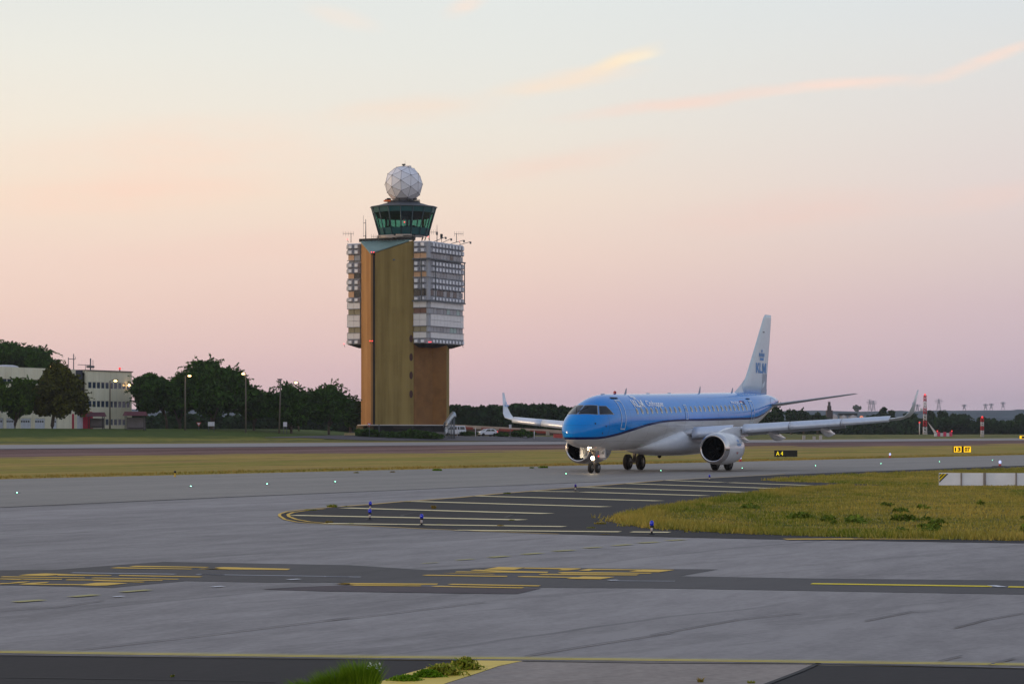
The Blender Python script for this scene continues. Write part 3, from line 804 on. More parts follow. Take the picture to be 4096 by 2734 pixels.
fcol = {0: ['peach', 'peach', 'grey', 'peach'], 1: ['peach', 'peach', 'dark', 'peach'], 2: ['dark', 'dark', 'dark', 'peach'], 3: ['brown', 'brown', 'olive', 'olive'], 4: ['olive', 'olive', 'olive', 'olive']}
for r_, (y0, y1) in enumerate(((283, 350), (518, 583), (745, 820), (970, 1042), (1200, 1272))):
    for face, s0, s1, n in spans:
        if face == 'left': continue
        F = facemap(face); w = (s1 - s0) / n
        for i in range(n):
            a, b = s0 + i * w + .05, s0 + (i + 1) * w - .05
            if face == 'front': c_ = fcol[r_][i + (2 if s0 > 5 else 0)] if s0 > 5 else fcol[r_][1 - i]
            else:
                c_ = random.choice(['grey', 'grey', 'grey', 'grey2'])
                if r_ == 0 and i == 6: c_ = 'dark'
                if r_ == 2 and i in (0, 2, 3, 5, 7): c_ = 'dark'
                if r_ == 3 and i in (5, 8): c_ = 'teal'
                if r_ == 4 and i in (6, 7): c_ = 'teal'
            m_ = MB(); vs = [F(s_, o, z) for o in (-.1, .06) for s_, z in ((a, zy(y1) + .04), (b, zy(y1) + .04), (b, zy(y0) - .04), (a, zy(y0) - .04))]
            m_.add(vs, [(4, 5, 6, 7), (0, 1, 5, 4), (1, 2, 6, 5), (2, 3, 7, 6), (3, 0, 4, 7)])
            tp('window', m_, BL[c_])
    # sill rail under each window row
for y in (352, 586, 884, 968, 1043, 1199, 1273, 1352):
    z = zy(y); tp('cornice', MB().box(-3.05, -.3, z - .06, .3, 0, z + .06).box(.003, .003, z - .058, .3, 14.1, z + .058), M_CORN); tp('cornice', MB().box(-16.95, -.3, z - .06, -14.1, 0, z + .06), M_CORN)
# steel maintenance cradle frame on the right of the block
m_ = MB()
for y in (360, 885):
    z = zy(y); m_.box(-2.9, -.8, z - .12, .9, -.55, z + .12); m_.box(.55, -.8, z - .12, .75, 13.8, z + .12)
for (x, y) in ((-1.0, -.68), (.72, 1.6), (.6, 13.6)): m_.box(x - .07, y - .07, zy(885), x + .07, y + .07, zy(360))
tp('facade_frame', m_, M_STEEL)

# control cab
cx_, cy_ = wl2(PX(1615, 486), 486.0)
def zc_(v): return L(PZ(v, 486))
KS = 486 / FPX
rot0 = rad(-90 - 3.4 + 26)
M_TEALP = mat('dark_teal_panel', (30, 84, 88), .35, var=.15, scale=1.0)
M_GL = NT('tinted_cab_glass', .05)
tr = M_GL.n('ShaderNodeBsdfTransparent'); tr.inputs[0].default_value = (.24, .50, .44, 1)
gl = M_GL.n('ShaderNodeBsdfGlossy'); gl.inputs['Roughness'].default_value = .04; gl.inputs[0].default_value = (.6, .8, .85, 1)
mxs = M_GL.n('ShaderNodeMixShader'); mxs.inputs[0].default_value = .09
M_GL.l(tr.outputs[0], mxs.inputs[1]); M_GL.l(gl.outputs[0], mxs.inputs[2]); M_GL.l(mxs.outputs[0], M_GL.t.nodes['Material Output'].inputs[0]); M_GL = M_GL.m
r0, r1 = 96.5 * KS, 128.5 * KS
def rr(v): return r0 + (r1 - r0) * (944.5 - v) / (944.5 - 831)
def ngon(r, n=16): return [(cx_ + r * math.cos(rot0 + 2 * math.pi * i / n), cy_ + r * math.sin(rot0 + 2 * math.pi * i / n)) for i in range(n)]
cab = MB().lathe([(rr(944), zc_(942)), (rr(916), zc_(915)), (rr(916) - .25, zc_(915)), (rr(944) - .3, zc_(942))], 16, c=(cx_, cy_, 0), smooth=False, rot=rot0)
tp('cab_lower_panel', cab, M_TEALP)
tp('cab_upper_panel', MB().lathe([(rr(853) + .06, zc_(853)), (rr(832), zc_(832)), (rr(832) - .3, zc_(832)), (rr(853) - .3, zc_(853))], 16, c=(cx_, cy_, 0), smooth=False, rot=rot0), M_TEALP)
for i in range(16):
    m_ = MB(); a0, a1 = rot0 + 2 * math.pi * i / 16, rot0 + 2 * math.pi * (i + 1) / 16
    vs = [(cx_ + rr(v) * math.cos(a), cy_ + rr(v) * math.sin(a), zc_(v)) for a, v in ((a0, 915), (a1, 915), (a1, 853), (a0, 853))]
    m_.add(vs, [(0, 1, 2, 3)]); tp('cab_window', m_, M_GL)
m_ = MB()
for i in range(16):
    a = rot0 + 2 * math.pi * i / 16
    m_.tube([(cx_ + (rr(v) + .05) * math.cos(a), cy_ + (rr(v) + .05) * math.sin(a), zc_(v)) for v in (944, 832)], .12, 4)
tp('cab_mullions', m_, mat('teal_grey_mullion', (52, 74, 82), .4))
tp('cab_floor', MB().lathe([(rr(944) - .2, zc_(943)), (rr(944) - .2, zc_(938))], 16, c=(cx_, cy_, 0), smooth=False, rot=rot0), M_DARKM)
tp('cab_ceiling', MB().lathe([(rr(853) - .7, zc_(872)), (rr(853) - .35, zc_(853)), (rr(832) - .3, zc_(834))], 16, c=(cx_, cy_, 0), smooth=False, rot=rot0), M_SOOT)
m_ = MB().lathe([(2.9, zc_(938)), (2.9, zc_(913)), (2.3, zc_(911)), (2.2, zc_(938))], 16, c=(cx_, cy_, 0), smooth=False)
random.seed(4)
for i in range(22):
    a = random.uniform(0, 6.28); q = random.uniform(2.0, 3.4); h = random.uniform(6, 13)
    x, y = cx_ + q * math.cos(a), cy_ + q * math.sin(a); m_.box(x - .28, y - .18, zc_(916), x + .28, y + .18, zc_(912 - h * .55))
tp('cab_consoles', m_, M_SOOT)
m_ = MB()
for a in (.4, 1.7, 2.9, 4.1, 5.4): m_.tube([(cx_ + 3.6 * math.cos(a), cy_ + 3.6 * math.sin(a), zc_(940)), (cx_ + 3.6 * math.cos(a), cy_ + 3.6 * math.sin(a), zc_(850))], .22, 6)
tp('cab_columns', m_, M_SOOT)
tp('cab_eave', MB().lathe([(rr(831) + .1, zc_(833)), (rr(831) + .38, zc_(830)), (rr(831) + .2, zc_(828)), (rr(831) - .2, zc_(828))], 16, c=(cx_, cy_, 0), smooth=False, rot=rot0), mat('eave_grey', (120, 124, 130), .5))
tp('cab_roof', MB().lathe([(rr(831) - .1, zc_(829)), (3.4, zc_(814)), (2.9, zc_(811)), (2.9, zc_(806))], 16, c=(cx_, cy_, 0), smooth=False, rot=rot0), mat('slate_roof', (64, 68, 76), .6, var=.25, scale=2))
m_ = MB().lathe([(1.9, zc_(958)), (2.2, zc_(944))], 12, c=(cx_, cy_, 0))
for a in np.arange(0, 6.28, .52): m_.tube([(cx_ + 3.9 * math.cos(a), cy_ + 3.9 * math.sin(a), zc_(962)), (cx_ + 4.2 * math.cos(a), cy_ + 4.2 * math.sin(a), zc_(943))], .09, 5)
tp('cab_support', m_, M_DARKM)
m_ = MB()
m_.tube([(cx_ - 3, cy_ - 4.6, zc_(957)), (cx_ - 3, cy_ - 4.6, zc_(948)), (cx_ + .5, cy_ - 4.9, zc_(948))], .16, 6); m_.tube([(cx_ - 2.6, cy_ - 4.8, zc_(955)), (cx_ + 2.6, cy_ - 5.1, zc_(953))], .14, 6)
m_.tube([(cx_ + 1, cy_ - 4.9, zc_(958)), (cx_ + 1, cy_ - 4.9, zc_(947)), (cx_ + 4, cy_ - 4.4, zc_(948))], .16, 6)
for z in (950, 955): m_.tube([(cx_ + 5.0 * math.cos(a), cy_ + 5.0 * math.sin(a), zc_(z)) for a in np.arange(3.3, 6.3, .2)], .05, 4)
tp('pipework', m_, mat('rusty_white_pipe', (186, 172, 160), .6))
# platform round the dome with lamps
m_ = MB().lathe([(3.05, zc_(812)), (3.05, zc_(809)), (2.4, zc_(809))], 20, c=(cx_, cy_, 0))
for i in range(14):
    a = i * 2 * math.pi / 14; m_.tube([(cx_ + 3.0 * math.cos(a), cy_ + 3.0 * math.sin(a), zc_(811)), (cx_ + 3.0 * math.cos(a), cy_ + 3.0 * math.sin(a), zc_(800))], .04, 4)
for v in (800, 805): m_.tube([(cx_ + 3.0 * math.cos(a), cy_ + 3.0 * math.sin(a), zc_(v)) for a in np.linspace(0, 6.283, 25)], .04, 4, caps=False)
tp('gallery', m_, M_DARKM)
for (dx, dy, v) in ((-2.9, -1.2, 799), (2.9, -1.0, 800), (-1.6, -2.9, 799), (2.2, -2.0, 806)):
    tp('floodlight', MB().box(cx_ + dx - .3, cy_ + dy - .25, zc_(v + 4), cx_ + dx + .3, cy_ + dy + .25, zc_(v - 3)), M_DARKM)
tp('orange_barrier', MB().box(cx_ - 2.75, cy_ - 1.9, zc_(809), cx_ - 1.3, cy_ - 2.8, zc_(803)), mat('orange_plastic', (240, 120, 60), .5))
# faceted dome
g_ = (1 + 5 ** .5) / 2; iv = []
for a in (-1, 1):
    for b_ in (-g_, g_): iv += [(0, a, b_), (a, b_, 0), (b_, 0, a)]
iv = [Vector(v).normalized() for v in iv]; mv = [((p + q) / 2).normalized() for i, p in enumerate(iv) for q in iv[i + 1:] if (p - q).length < 1.1]
bm = bmesh.new()
for p in iv + mv: bm.verts.new(Vector((p.x, -p.z, p.y)) * 76.5 * KS)
bmesh.ops.convex_hull(bm, input=bm.verts)
bmesh.ops.rotate(bm, verts=bm.verts, matrix=Matrix.Rotation(rad(26 - 6.6), 3, 'Z') @ Matrix.Rotation(rad(-8), 3, 'X'))
bmesh.ops.bisect_plane(bm, geom=bm.verts[:] + bm.edges[:] + bm.faces[:], plane_co=(0, 0, -66 * KS), plane_no=(0, 0, -1), clear_outer=True)
dz = zc_(738)
bmesh.ops.translate(bm, verts=bm.verts, vec=(cx_, cy_, dz))
edges = [(e.verts[0].co.copy(), e.verts[1].co.copy()) for e in bm.edges]; vsx = [v.co.copy() for v in bm.verts]
me = bpy.data.meshes.new('radome'); bm.to_mesh(me); bm.free()
M_DOME = mat('white_radome_panel', (236, 236, 244), .45, var=.03)
dome = link('radome', me, M_DOME, tower)
m_ = MB()
for a, b_ in edges: m_.tube([a, b_], .035, 4)
tp('radome_seams', m_, mat('radome_seam', (150, 148, 158), .6), dome)
m_ = MB()
for v in vsx: m_.ball(v, .09, 4)
tp('radome_bolts', m_, M_DARKM, dome)
m_ = MB().tube([(cx_, cy_, zc_(664)), (cx_, cy_, zc_(657))], .12, 6).box(cx_ - .28, cy_ - .2, zc_(661), cx_ + .28, cy_ + .2, zc_(656)).tube([(cx_ + .25, cy_, zc_(656)), (cx_ + .3, cy_, zc_(643))], .02, 4)
tp('beacon', m_, M_DARKM, dome)
tp('hatch', MB().box(cx_ + .5, cy_ - .5, zc_(674), cx_ + 1.4, cy_ + .4, zc_(664)), M_FLATP, dome)
# antennas and lamps on the roof
def yagi(x, y, z, h, ln, dirx, diry, n=5, el=.45):
    m_ = MB().tube([(x, y, z), (x, y, z + h)], .06, 5); d = Vector((dirx, diry, 0)).normalized(); p0 = Vector((x, y, z + h * .96))
    m_.tube([p0 - d * ln * .25, p0 + d * ln * .75], .035, 4)
    for i in range(n):
        p = p0 + d * ln * (-.22 + .95 * i / (n - 1)); m_.tube([p - Vector((0, 0, el)), p + Vector((0, 0, el))], .022, 4)
    return m_
zr = zy(132)
def atu(u, Y=485.0): return wl2(PX(u, Y), Y)
x, y = atu(1404); tp('antenna', yagi(x, y, zr, 1.75, 2.0, -.9, -.4), M_STEEL)
x, y = atu(1514, 482); tp('antenna', yagi(x, y, zr, .95, 1.8, -.9, -.4), M_STEEL)
x, y = atu(1718); tp('antenna', yagi(x, y, zr, 2.0, 1.6, .9, .3), M_STEEL)
x, y = atu(1826); tp('antenna', yagi(x, y, zr, 1.7, 1.7, .9, .3), M_STEEL)
x, y = atu(1463, 482); tp('antenna', MB().tube([(x, y, zr), (x, y, zr + 4.1)], [.12, .05], 5).tube([(x - .5, y, zr + 3.4), (x, y, zr + 3.4)], .05, 4).tube([(x - .5, y, zr + 1.0), (x, y, zr + 1.0)], .05, 4).tube([(x - .5, y, zr + .8), (x - .5, y, zr + 4.8)], .03, 4), M_STEEL)
x, y = atu(1748); tp('antenna', MB().tube([(x, y, zr), (x, y, zr + 3.3)], [.09, .03], 5).box(x - .13, y - .13, zr + 1.4, x + .13, y + .13, zr + 2.0), M_STEEL)
x, y = atu(1766); tp('antenna', MB().tube([(x, y, zr), (x, y, zr + 1.1)], .05, 5).box(x - .18, y - .18, zr + .8, x + .18, y + .18, zr + 1.6), M_DARKM)
for u0, u1, Y0_, dv in ((1735, 1783, 484, 4), (1765, 1805, 488, 5), (1790, 1856, 492, 8), (1820, 1882, 496, 10)):
    x, y = atu(u0, Y0_); x2, y2 = atu(u1, Y0_ - 1.0)
    tp('floodlight_arm', MB().tube([(x, y, zr + .1), (x2, y2, zr + .9)], .06, 5).box(x2 - .13, y2 - .13, zr + .5, x2 + .13, y2 + .13, zr + .9), M_STEEL)
x, y = wl2(PX(1747, 480), 480)
for (u, v, Y) in ((1390, 957, 489.5), (1713, 947, 482), (1838, 965, 492), (1376, 1375, 489.5), (1850, 1378, 494), (1716, 1367, 479.3), (1723, 1367, 479.4), (1486, 1008, 478.3), (1495, 1008, 478.3), (1480, 1363, 478.3), (1489, 1363, 478.3), (1618, 888, 480.0)):
    x, y = wl2(PX(u, Y), Y); z = L(PZ(v, Y))
    o = tp('obstruction_lamp', MB().ball((x, y, z), .085, 6), M_REDL); tp('lamp_bracket', MB().tube([(x, y, z - .15), (x + .05, y + .25, z - .55)], .06, 4), M_DARKM, o)
# arched metal stair cover at the right foot of the tower
esc = thing('covered_stair', 'curved grey metal covered stair on thin posts at the foot of the control tower', 'covered stair', (PX(1800, 474), 474, T(PX(1800, 474), 474)))
eo = esc.location
pt = [(1779, 1708), (1786, 1699), (1796, 1684), (1805, 1671), (1812, 1665), (1818, 1668)]
m_ = MB()
rings = []
for u, v in pt:
    c0 = Vector((PX(u, 474) - eo.x, 0, PZ(v, 474) - eo.z)); rings.append([tuple(c0 + Vector((-.35 * math.cos(a), -1.1 * math.cos(a) * 0 + 1.1 * math.cos(a), .95 * math.sin(a)))) for a in np.linspace(0, math.pi, 9)])
m_.loft(rings, closed=False)
stair = m_.build('cover', mat('galvanised_sheet', (176, 184, 194), .35, .6), esc)
sol = stair.modifiers.new('thick', 'SOLIDIFY'); sol.thickness = .12
for u, v in ((1780, 1708), (1793, 1690), (1800, 1680), (1806, 1674), (1813, 1668), (1818, 1668)):
    for dy in (-1, 1):
        MB().tube([(PX(u, 474) - eo.x, dy, -.5), (PX(u, 474) - eo.x, dy, PZ(v, 474) - eo.z)], .07, 5).build('post', M_STEEL, esc)

# ================================================================ white building on the left
M_WB = NT('cream_wall_panels', .8)
f = M_WB.noise(.5, 5, (1, 1, .3)); wv = M_WB.n('ShaderNodeTexCoord')
s3 = M_WB.n('ShaderNodeSeparateXYZ'); M_WB.l(wv.outputs['Object'], s3.inputs[0])
jn = M_WB.math('LESS_THAN', M_WB.math('FRACT', M_WB.math('DIVIDE', s3.outputs[0], 1.87)), .03)
c = M_WB.mix(M_WB.rng(f, .35, .7), lin((226, 218, 192)), lin((242, 236, 214)))
M_WB.color(M_WB.mix(M_WB.math('MULTIPLY', jn, .35), c, lin((120, 116, 110)))); M_WB = M_WB.m
w0, w1 = (PX(0, 440), 440.0), (PX(527, 477), 477.0)
wlen = math.hypot(w1[0] - w0[0], w1[1] - w0[1]); wrot = math.atan2(w1[1] - w0[1], w1[0] - w0[0])
bld = thing('white_building', 'long cream three-storey building with flat roof and rows of square windows', 'building', (*w0, 3.0), wrot)
# local x runs along the facade (0 at the picture edge), -y faces the camera
def bx(u):          # facade coordinate of a photo column
    k = (u - 2048) / FPX; dx, dy = (w1[0] - w0[0]) / wlen, (w1[1] - w0[1]) / wlen
    return (k * w0[1] - w0[0]) / (dx - k * dy)
def bzz(u, v):
    s_ = bx(u); Y = w0[1] + s_ * (w1[1] - w0[1]) / wlen; return PZ(v, Y) - 3.0
ztop = bzz(500, 1487.5)
xr = bx(346)
rows = [(bzz(450, 1529), bzz(450, 1555)), (bzz(450, 1603), bzz(450, 1629)), (bzz(450, 1675), bzz(450, 1700))]
# facade built round its window openings
def facade(mb, x0, x1, xs, zrows, ztop, th=.4, zb=-.5):
    zs = [zb]
    for (zt_, zb_) in sorted(zrows, key=lambda q: q[1]): zs += [zb_, zt_]
    zs.append(ztop)
    for i in range(0, len(zs) - 1):
        if i % 2 == 0: mb.box(x0, 0, zs[i], x1, th, zs[i + 1])
        else:
            cur = x0
            for a, b_ in xs:
                mb.box(cur, 0, zs[i], a, th, zs[i + 1]); cur = b_
            mb.box(cur, 0, zs[i], x1, th, zs[i + 1])
xe = wlen
pitch = (xe - .9 - xr) / 10
xs = [(xr + .45 + pitch * i + pitch * .08, xr + .45 + pitch * i + pitch * .90) for i in range(10)]
m_ = MB(); facade(m_, xr, xe, xs, rows, ztop); m_.box(xe - .4, .4, -.5, xe, 12, ztop); m_.box(xr, .4, ztop - .3, xe - .4, 12, ztop)
m_.box(-30, 11.6, -.5, xe - .4, 12, ztop - .3)
m_.build('wall', M_WB, bld)
M_WFR = mat('white_window_frame', (206, 202, 196), .5)
M_BGL = mat('blue_grey_glass', (58, 72, 92), .12, spec=.8, var=.3, scale=.7)
for (zt_, zb_) in rows:
    for a, b_ in xs:
        w_ = MB().box(a, .04, zb_, b_, .12, zb_ + .07).box(a, .04, zt_ - .07, b_, .12, zt_).box(a, .04, zb_, a + .06, .12, zt_).box(b_ - .06, .04, zb_, b_, .12, zt_).build('window', M_WFR, bld)
        MB().box(a, .08, zb_, b_, .1, zt_).build('glass', M_BGL, w_)
MB().box(xr - .1, -.15, ztop, xe + .25, 12.2, ztop + .18).build('roof', mat('roof_edge', (120, 112, 108), .7), bld)
xd = bx(308)
MB().box(xd, .8, -.5, xr, 12, ztop + .1).build('recess', mat('slate_recess', (70, 70, 84), .6), bld)
ztl = bzz(150, 1471)
m_ = MB(); m_.box(-32, .3, bzz(60, 1515), xd, .7, ztl).box(-32, .3, bzz(60, 1530) - 2.2, xd, .7, bzz(60, 1530) - .1).box(-32, .35, ztl - .3, xd, 12, ztl)
gar = []
for u0, u1 in ((-60, -25), (-15, 14), (26, 60), (83, 125), (140, 181), (205, 228)): gar.append((bx(u0), bx(u1)))
facade(m_, -32, xd, gar, [(bzz(100, 1672), -.45)], bzz(60, 1530) - 2.2)
m_.build('wall', M_WB, bld)
MB().box(-32, .5, bzz(60, 1530) - .1, xd, .6, bzz(60, 1515)).build('ribbon_window', M_BGL, bld)
m_ = MB()
for i in range(34): m_.box(-32 + i * 1.5, .4, bzz(60, 1530) - .1, -32 + i * 1.5 + .18, .55, bzz(60, 1515))
m_.build('mullions', M_WFR, bld)
M_GD = mat('white_garage_door', (206, 210, 220), .5)
for a, b_ in gar:
    zt_ = bzz(100, 1672)
    d = MB().box(a, .12, -.45, b_, .2, zt_).build('garage_door', M_GD, bld)
    m_ = MB(); w_ = (b_ - a) / 4.6
    for i in range(4): m_.box(a + w_ * (.35 + i), .09, zt_ * .62, a + w_ * (1.0 + i), .14, zt_ * .78)
    m_.build('door_window', M_SOOT, d)
M_RED = mat('crimson_paint', (176, 24, 60), .5)
x0, x1 = bx(288), bx(345); z1_ = bzz(330, 1648)
p_ = MB().box(x0, -.1, -.45, x0 + .5, .3, z1_ - .3).box(x1 - .9, -1.4, -.45, x1, .3, z1_).box(bx(320), -1.3, z1_ - .5, x1, .3, z1_ + .1).build('portal_frame', M_RED, bld)
MB().box(x0 + .5, .1, -.45, x1 - .9, .25, z1_ - .4).build('portal_door', M_GD, p_)
MB().lathe([(2.2, 0), (2.0, .25), (1.2, .45), (.05, .5)], 16, c=(bx(103), 4, ztl)).build('skylight', mat('skylight_dome', (190, 190, 196), .4), bld)
for u, v0, v1, w_ in ((330, 1480, 1428, .07), (351, 1480, 1414, .09), (418, 1483, 1432, .13), (398, 1483, 1458, .05), (428, 1483, 1438, .05)):
    s_ = bx(u); m_ = MB().tube([(s_, 3, ztop), (s_, 3, bzz(u, v1))], w_, 5)
    if u == 330: m_.tube([(s_ - 1, 3, bzz(u, 1462)), (s_, 3, bzz(u, 1462))], .05, 4).tube([(s_, 3, bzz(u, 1434)), (s_ + 2.2, 3, bzz(u, 1434))], .06, 4).tube([(s_ + 2.2, 3, bzz(u, 1434)), (s_ + 2.2, 3, bzz(u, 1424))], .05, 4)
    if u == 418: m_.box(s_ - .7, 2.6, bzz(u, 1470), s_ + .7, 3.4, bzz(u, 1461)).tube([(s_ - 4, 3, bzz(u, 1459)), (s_, 3, bzz(u, 1459))], .05, 4)
    m_.build('rooftop_antenna', M_STEEL, bld)
s_ = bx(494); MB().ball((s_, .8, bzz(494, 1473)), .22, 6).build('obstruction_lamp', M_REDDIM, bld); MB().tube([(s_, .8, ztop), (s_, .8, bzz(494, 1476))], .12, 5).build('lamp_bracket', M_DARKM, bld)
M_LAMP = mat('sodium_lamp_glass', (255, 220, 160), .3, emit=(255, 204, 132), estr=9)
s_ = bx(507); MB().ball((s_, -.5, bzz(507, 1540)), .22, 6).build('wall_lamp', M_LAMP, bld)

# ================================================================ street lamps
def lamp(u, vtop, vbase, uh, vh, Y, label, lean=0, lit=True, group='street lamps beyond the far taxiway'):
    x = PX(u, Y); zb = max(T(x, Y), bankz(x, Y)); t = thing('street_lamp', label, 'street lamp', (x, Y, zb), 0, group)
    h = PZ(vtop, Y) - zb
    tx = PX(u + lean, Y) - x
    MB().tube([(0, 0, -.3), (tx, 0, h)], [.16, .1], 8).build('pole', mat('lamp_post_concrete', (104, 96, 84), .8, var=.15), t)
    hx, hz = PX(uh, Y) - x, PZ(vh, Y) - zb
    MB().tube([(tx, 0, h - .05), (tx + (hx - tx) * .5, 0, max(h, hz) + .12), (hx, 0, hz + .12)], .05, 5).build('arm', M_STEEL, t)
    hd = MB().box(hx - .42, -.18, hz + .02, hx + .42, .18, hz + .2).build('lamp_head', M_DARKM, t)
    MB().ball((hx, -.05, hz), .2, 6, (1.5, 1, .8)).build('bulb', M_LAMP if lit else M_STEEL, hd)
    return t
lamp(440, 1523, 1714, 462, 1522, 436, 'lit street lamp in front of the white building windows')
lamp(741, 1503, 1720, 758, 1502, 448, 'street lamp against the tall tree right of the white building, lamp head facing right')
lamp(983, 1495, 1713, 973, 1494, 452, 'lit street lamp at the right end of the tall tree group, lamp head facing left')
lamp(1116, 1520, 1715, 1119, 1519, 456, 'leaning unlit street lamp between two dark tree groups', lean=7, lit=False)
lamp(1195, 1530, 1715, 1184, 1529, 500, 'lit street lamp rising behind the rounded trees left of the tower')
lamp(224, 1464, 1714, 205, 1463, 500, 'lit street lamp above the roof of the white building')

# boards and road signs
def board(u0, u1, v0, v1, vb, Y, name, label, cat, m1, post2=True, group=None):
    x = PX((u0 + u1) / 2, Y); zb = T(x, Y); t = thing(name, label, cat, (x, Y, zb), 0, group)
    w_ = (u1 - u0) / FPX * Y / 2
    MB().box(-w_, -.04, PZ(v1, Y) - zb, w_, .04, PZ(v0, Y) - zb).build('panel', m1, t)
    for s_ in ((-w_ * .8, w_ * .8) if post2 else (0,)): MB().tube([(s_, .06, -.3), (s_, .06, PZ(v0, Y) - zb)], .05, 5).build('post', M_STEEL, t)
    return t
M_WBD = mat('white_board', (208, 208, 218), .6)
board(832, 858, 1686, 1703, 1715, 446, 'sign_board', 'white board on two posts under the tall tree', 'sign board', M_WBD, group='white boards on the bank')
board(1133, 1148, 1687, 1705, 1715, 452, 'sign_board', 'small white board right of the leaning lamp post', 'sign board', M_WBD, group='white boards on the bank')
board(2036, 2046, 1697, 1712, 1750, 495, 'road_sign', 'pair of narrow signs on one post behind the left wingtip', 'road sign', M_WBD, False)
board(1514, 1518, 1696, 1700, 1722, 462, 'road_sign', 'thin grey post with tiny plate before the tower', 'road sign', M_STEEL, False)
def yield_sign(u, v, Y, label):
    x = PX(u, Y); zb = T(x, Y); t = thing('yield_sign', label, 'yield sign', (x, Y, zb)); z = PZ(v, Y) - zb
    MB().tube([(0, .05, -.3), (0, .05, z)], .04, 5).build('post', M_STEEL, t)
    for nm, r_, yy, m_ in (('rim', .42, 0, mat('sign_red', (190, 60, 56), .5)), ('face', .27, -.02, M_WBD)):
        MB().add([(-r_, yy, z + r_ * .6), (r_, yy, z + r_ * .6), (0, yy, z - r_ * 1.1), (-r_, yy + .03, z + r_ * .6), (r_, yy + .03, z + r_ * .6), (0, yy + .03, z - r_ * 1.1)], [(0, 2, 1), (3, 4, 5), (0, 1, 4, 3), (1, 2, 5, 4), (2, 0, 3, 5)]).build(nm, m_, t)
yield_sign(1477, 1696, 462, 'triangular yield sign in front of the tower corner')
yield_sign(795, 1694, 452, 'yield sign under the trees left of a white board')
# bus shelters in front of the building
def shelter(u0, u1, vt, vb, Y, label):
    x = PX((u0 + u1) / 2, Y); zb = bankz(x, Y); t = thing('bus_shelter', label, 'bus shelter', (x, Y, zb), 0, 'shelters before the white building'); w_ = (u1 - u0) / FPX * Y / 2; zt_ = PZ(vt, Y) - zb
    MB().add([(-w_ - .2, -1.1, zt_ - .7), (w_ + .2, -1.1, zt_ - .7), (w_ + .2, 1.1, zt_ - .7), (-w_ - .2, 1.1, zt_ - .7), (-w_, -.3, zt_), (w_, -.3, zt_), (w_, .3, zt_), (-w_, .3, zt_)], [(0, 3, 2, 1), (4, 5, 6, 7), (0, 1, 5, 4), (1, 2, 6, 5), (2, 3, 7, 6), (3, 0, 4, 7)]).build('roof', mat('maroon_roof', (92, 30, 40), .5), t)
    for s_ in (-w_ + .2, w_ - .2):
        for d_ in (-.9, .9): MB().box(s_ - .06, d_ - .06, -.3, s_ + .06, d_ + .06, zt_ - .65).build('post', M_DARKM, t)
    MB().box(-w_ + .25, .84, .15, w_ - .25, .9, zt_ - 1.0).build('back_panel', mat('grey_back_panel', (112, 106, 112), .5), t)
    MB().box(-w_ + .5, .3, .35, w_ - .5, .75, .45).build('bench', M_DARKM, t)
shelter(352, 418, 1648, 1714, 436, 'maroon-roofed shelter with bench beside the crimson portal')
shelter(499, 584, 1645, 1715, 436, 'maroon-roofed shelter at the right corner of the white building')

# ================================================================ airliner
TH, AX0, AY0, XN = .4251, 4.83, 153.2, 2.88
jet = thing('passenger_jet', 'blue and white twin-engine passenger jet taxiing with landing lights on', 'airplane', (AX0 - XN * math.sin(TH), AY0 - XN * math.cos(TH), .02), math.pi / 2 - TH)
# local frame: x aft from the nose, y to starboard, z up.  PORT = negative y
PRF = [(-.5, 2.72, 2.62, .03), (-.44, 3.02, 2.36, .3), (-.3, 3.26, 2.2, .52), (0, 3.55, 2.04, .8), (.5, 3.87, 1.90, 1.06), (1.0, 4.11, 1.81, 1.21), (1.6, 4.37, 1.73, 1.33), (2.3, 4.61, 1.66, 1.41), (2.9, 4.76, 1.61, 1.45), (3.6, 4.87, 1.57, 1.48), (4.5, 4.93, 1.555, 1.5), (5.6, 4.94, 1.55, 1.505), (8, 4.92, 1.55, 1.505), (16, 4.9, 1.55, 1.505), (24, 4.9, 1.55, 1.505), (26, 4.9, 1.68, 1.49), (28, 4.9, 2.0, 1.42), (30, 4.88, 2.5, 1.27), (32, 4.82, 3.05, 1.02), (33.5, 4.74, 3.45, .8), (35, 4.58, 3.82, .52), (35.9, 4.42, 4.0, .32), (36.24, 4.3, 4.1, .12)]
PRF = np.array(PRF)
def pchip(X, Y, x):
    h = np.diff(X); d = np.diff(Y) / h; m = np.zeros(len(X))
    for i in range(1, len(X) - 1):
        if d[i - 1] * d[i] > 0:
            a = 2 * h[i] + h[i - 1]; b = h[i] + 2 * h[i - 1]; m[i] = (a + b) / (a / d[i - 1] + b / d[i])
    m[0] = d[0]; m[-1] = d[-1]
    i = int(np.clip(np.searchsorted(X, x) - 1, 0, len(X) - 2)); t = (x - X[i]) / h[i]
    return float((1 + 2 * t) * (1 - t) ** 2 * Y[i] + t * (1 - t) ** 2 * h[i] * m[i] + t * t * (3 - 2 * t) * Y[i + 1] + t * t * (t - 1) * h[i] * m[i + 1])
def fus(x):
    t, b, w = (pchip(PRF[:, 0], PRF[:, c], x) for c in (1, 2, 3)); s = .0196 * (x - 18)
    t += s; b += s; return t, b, w, b + (t - b) * .52
def fpt(x, a, off=0):
    """point on the skin; a = angle, 0 = port side level, 90 = top"""
    t, b, w, c = fus(x); h = (t - c) if math.sin(a) > 0 else (c - b)
    return (x, -(w + off) * math.cos(a), c + (h + off) * math.sin(a))
def fz(x, z, off=.0, side=-1):
    t, b, w, c = fus(x); h = (t - c) if z > c else (c - b)
    k = max(0, 1 - ((z - c) / h) ** 2); k = math.sqrt(k)
    # push outwards along the local normal
    ny, nz = k * h, (z - c) / h * w; l = math.hypot(ny, nz) or 1
    return (x, side * (w * k + off * ny / l), z + off * nz / l)
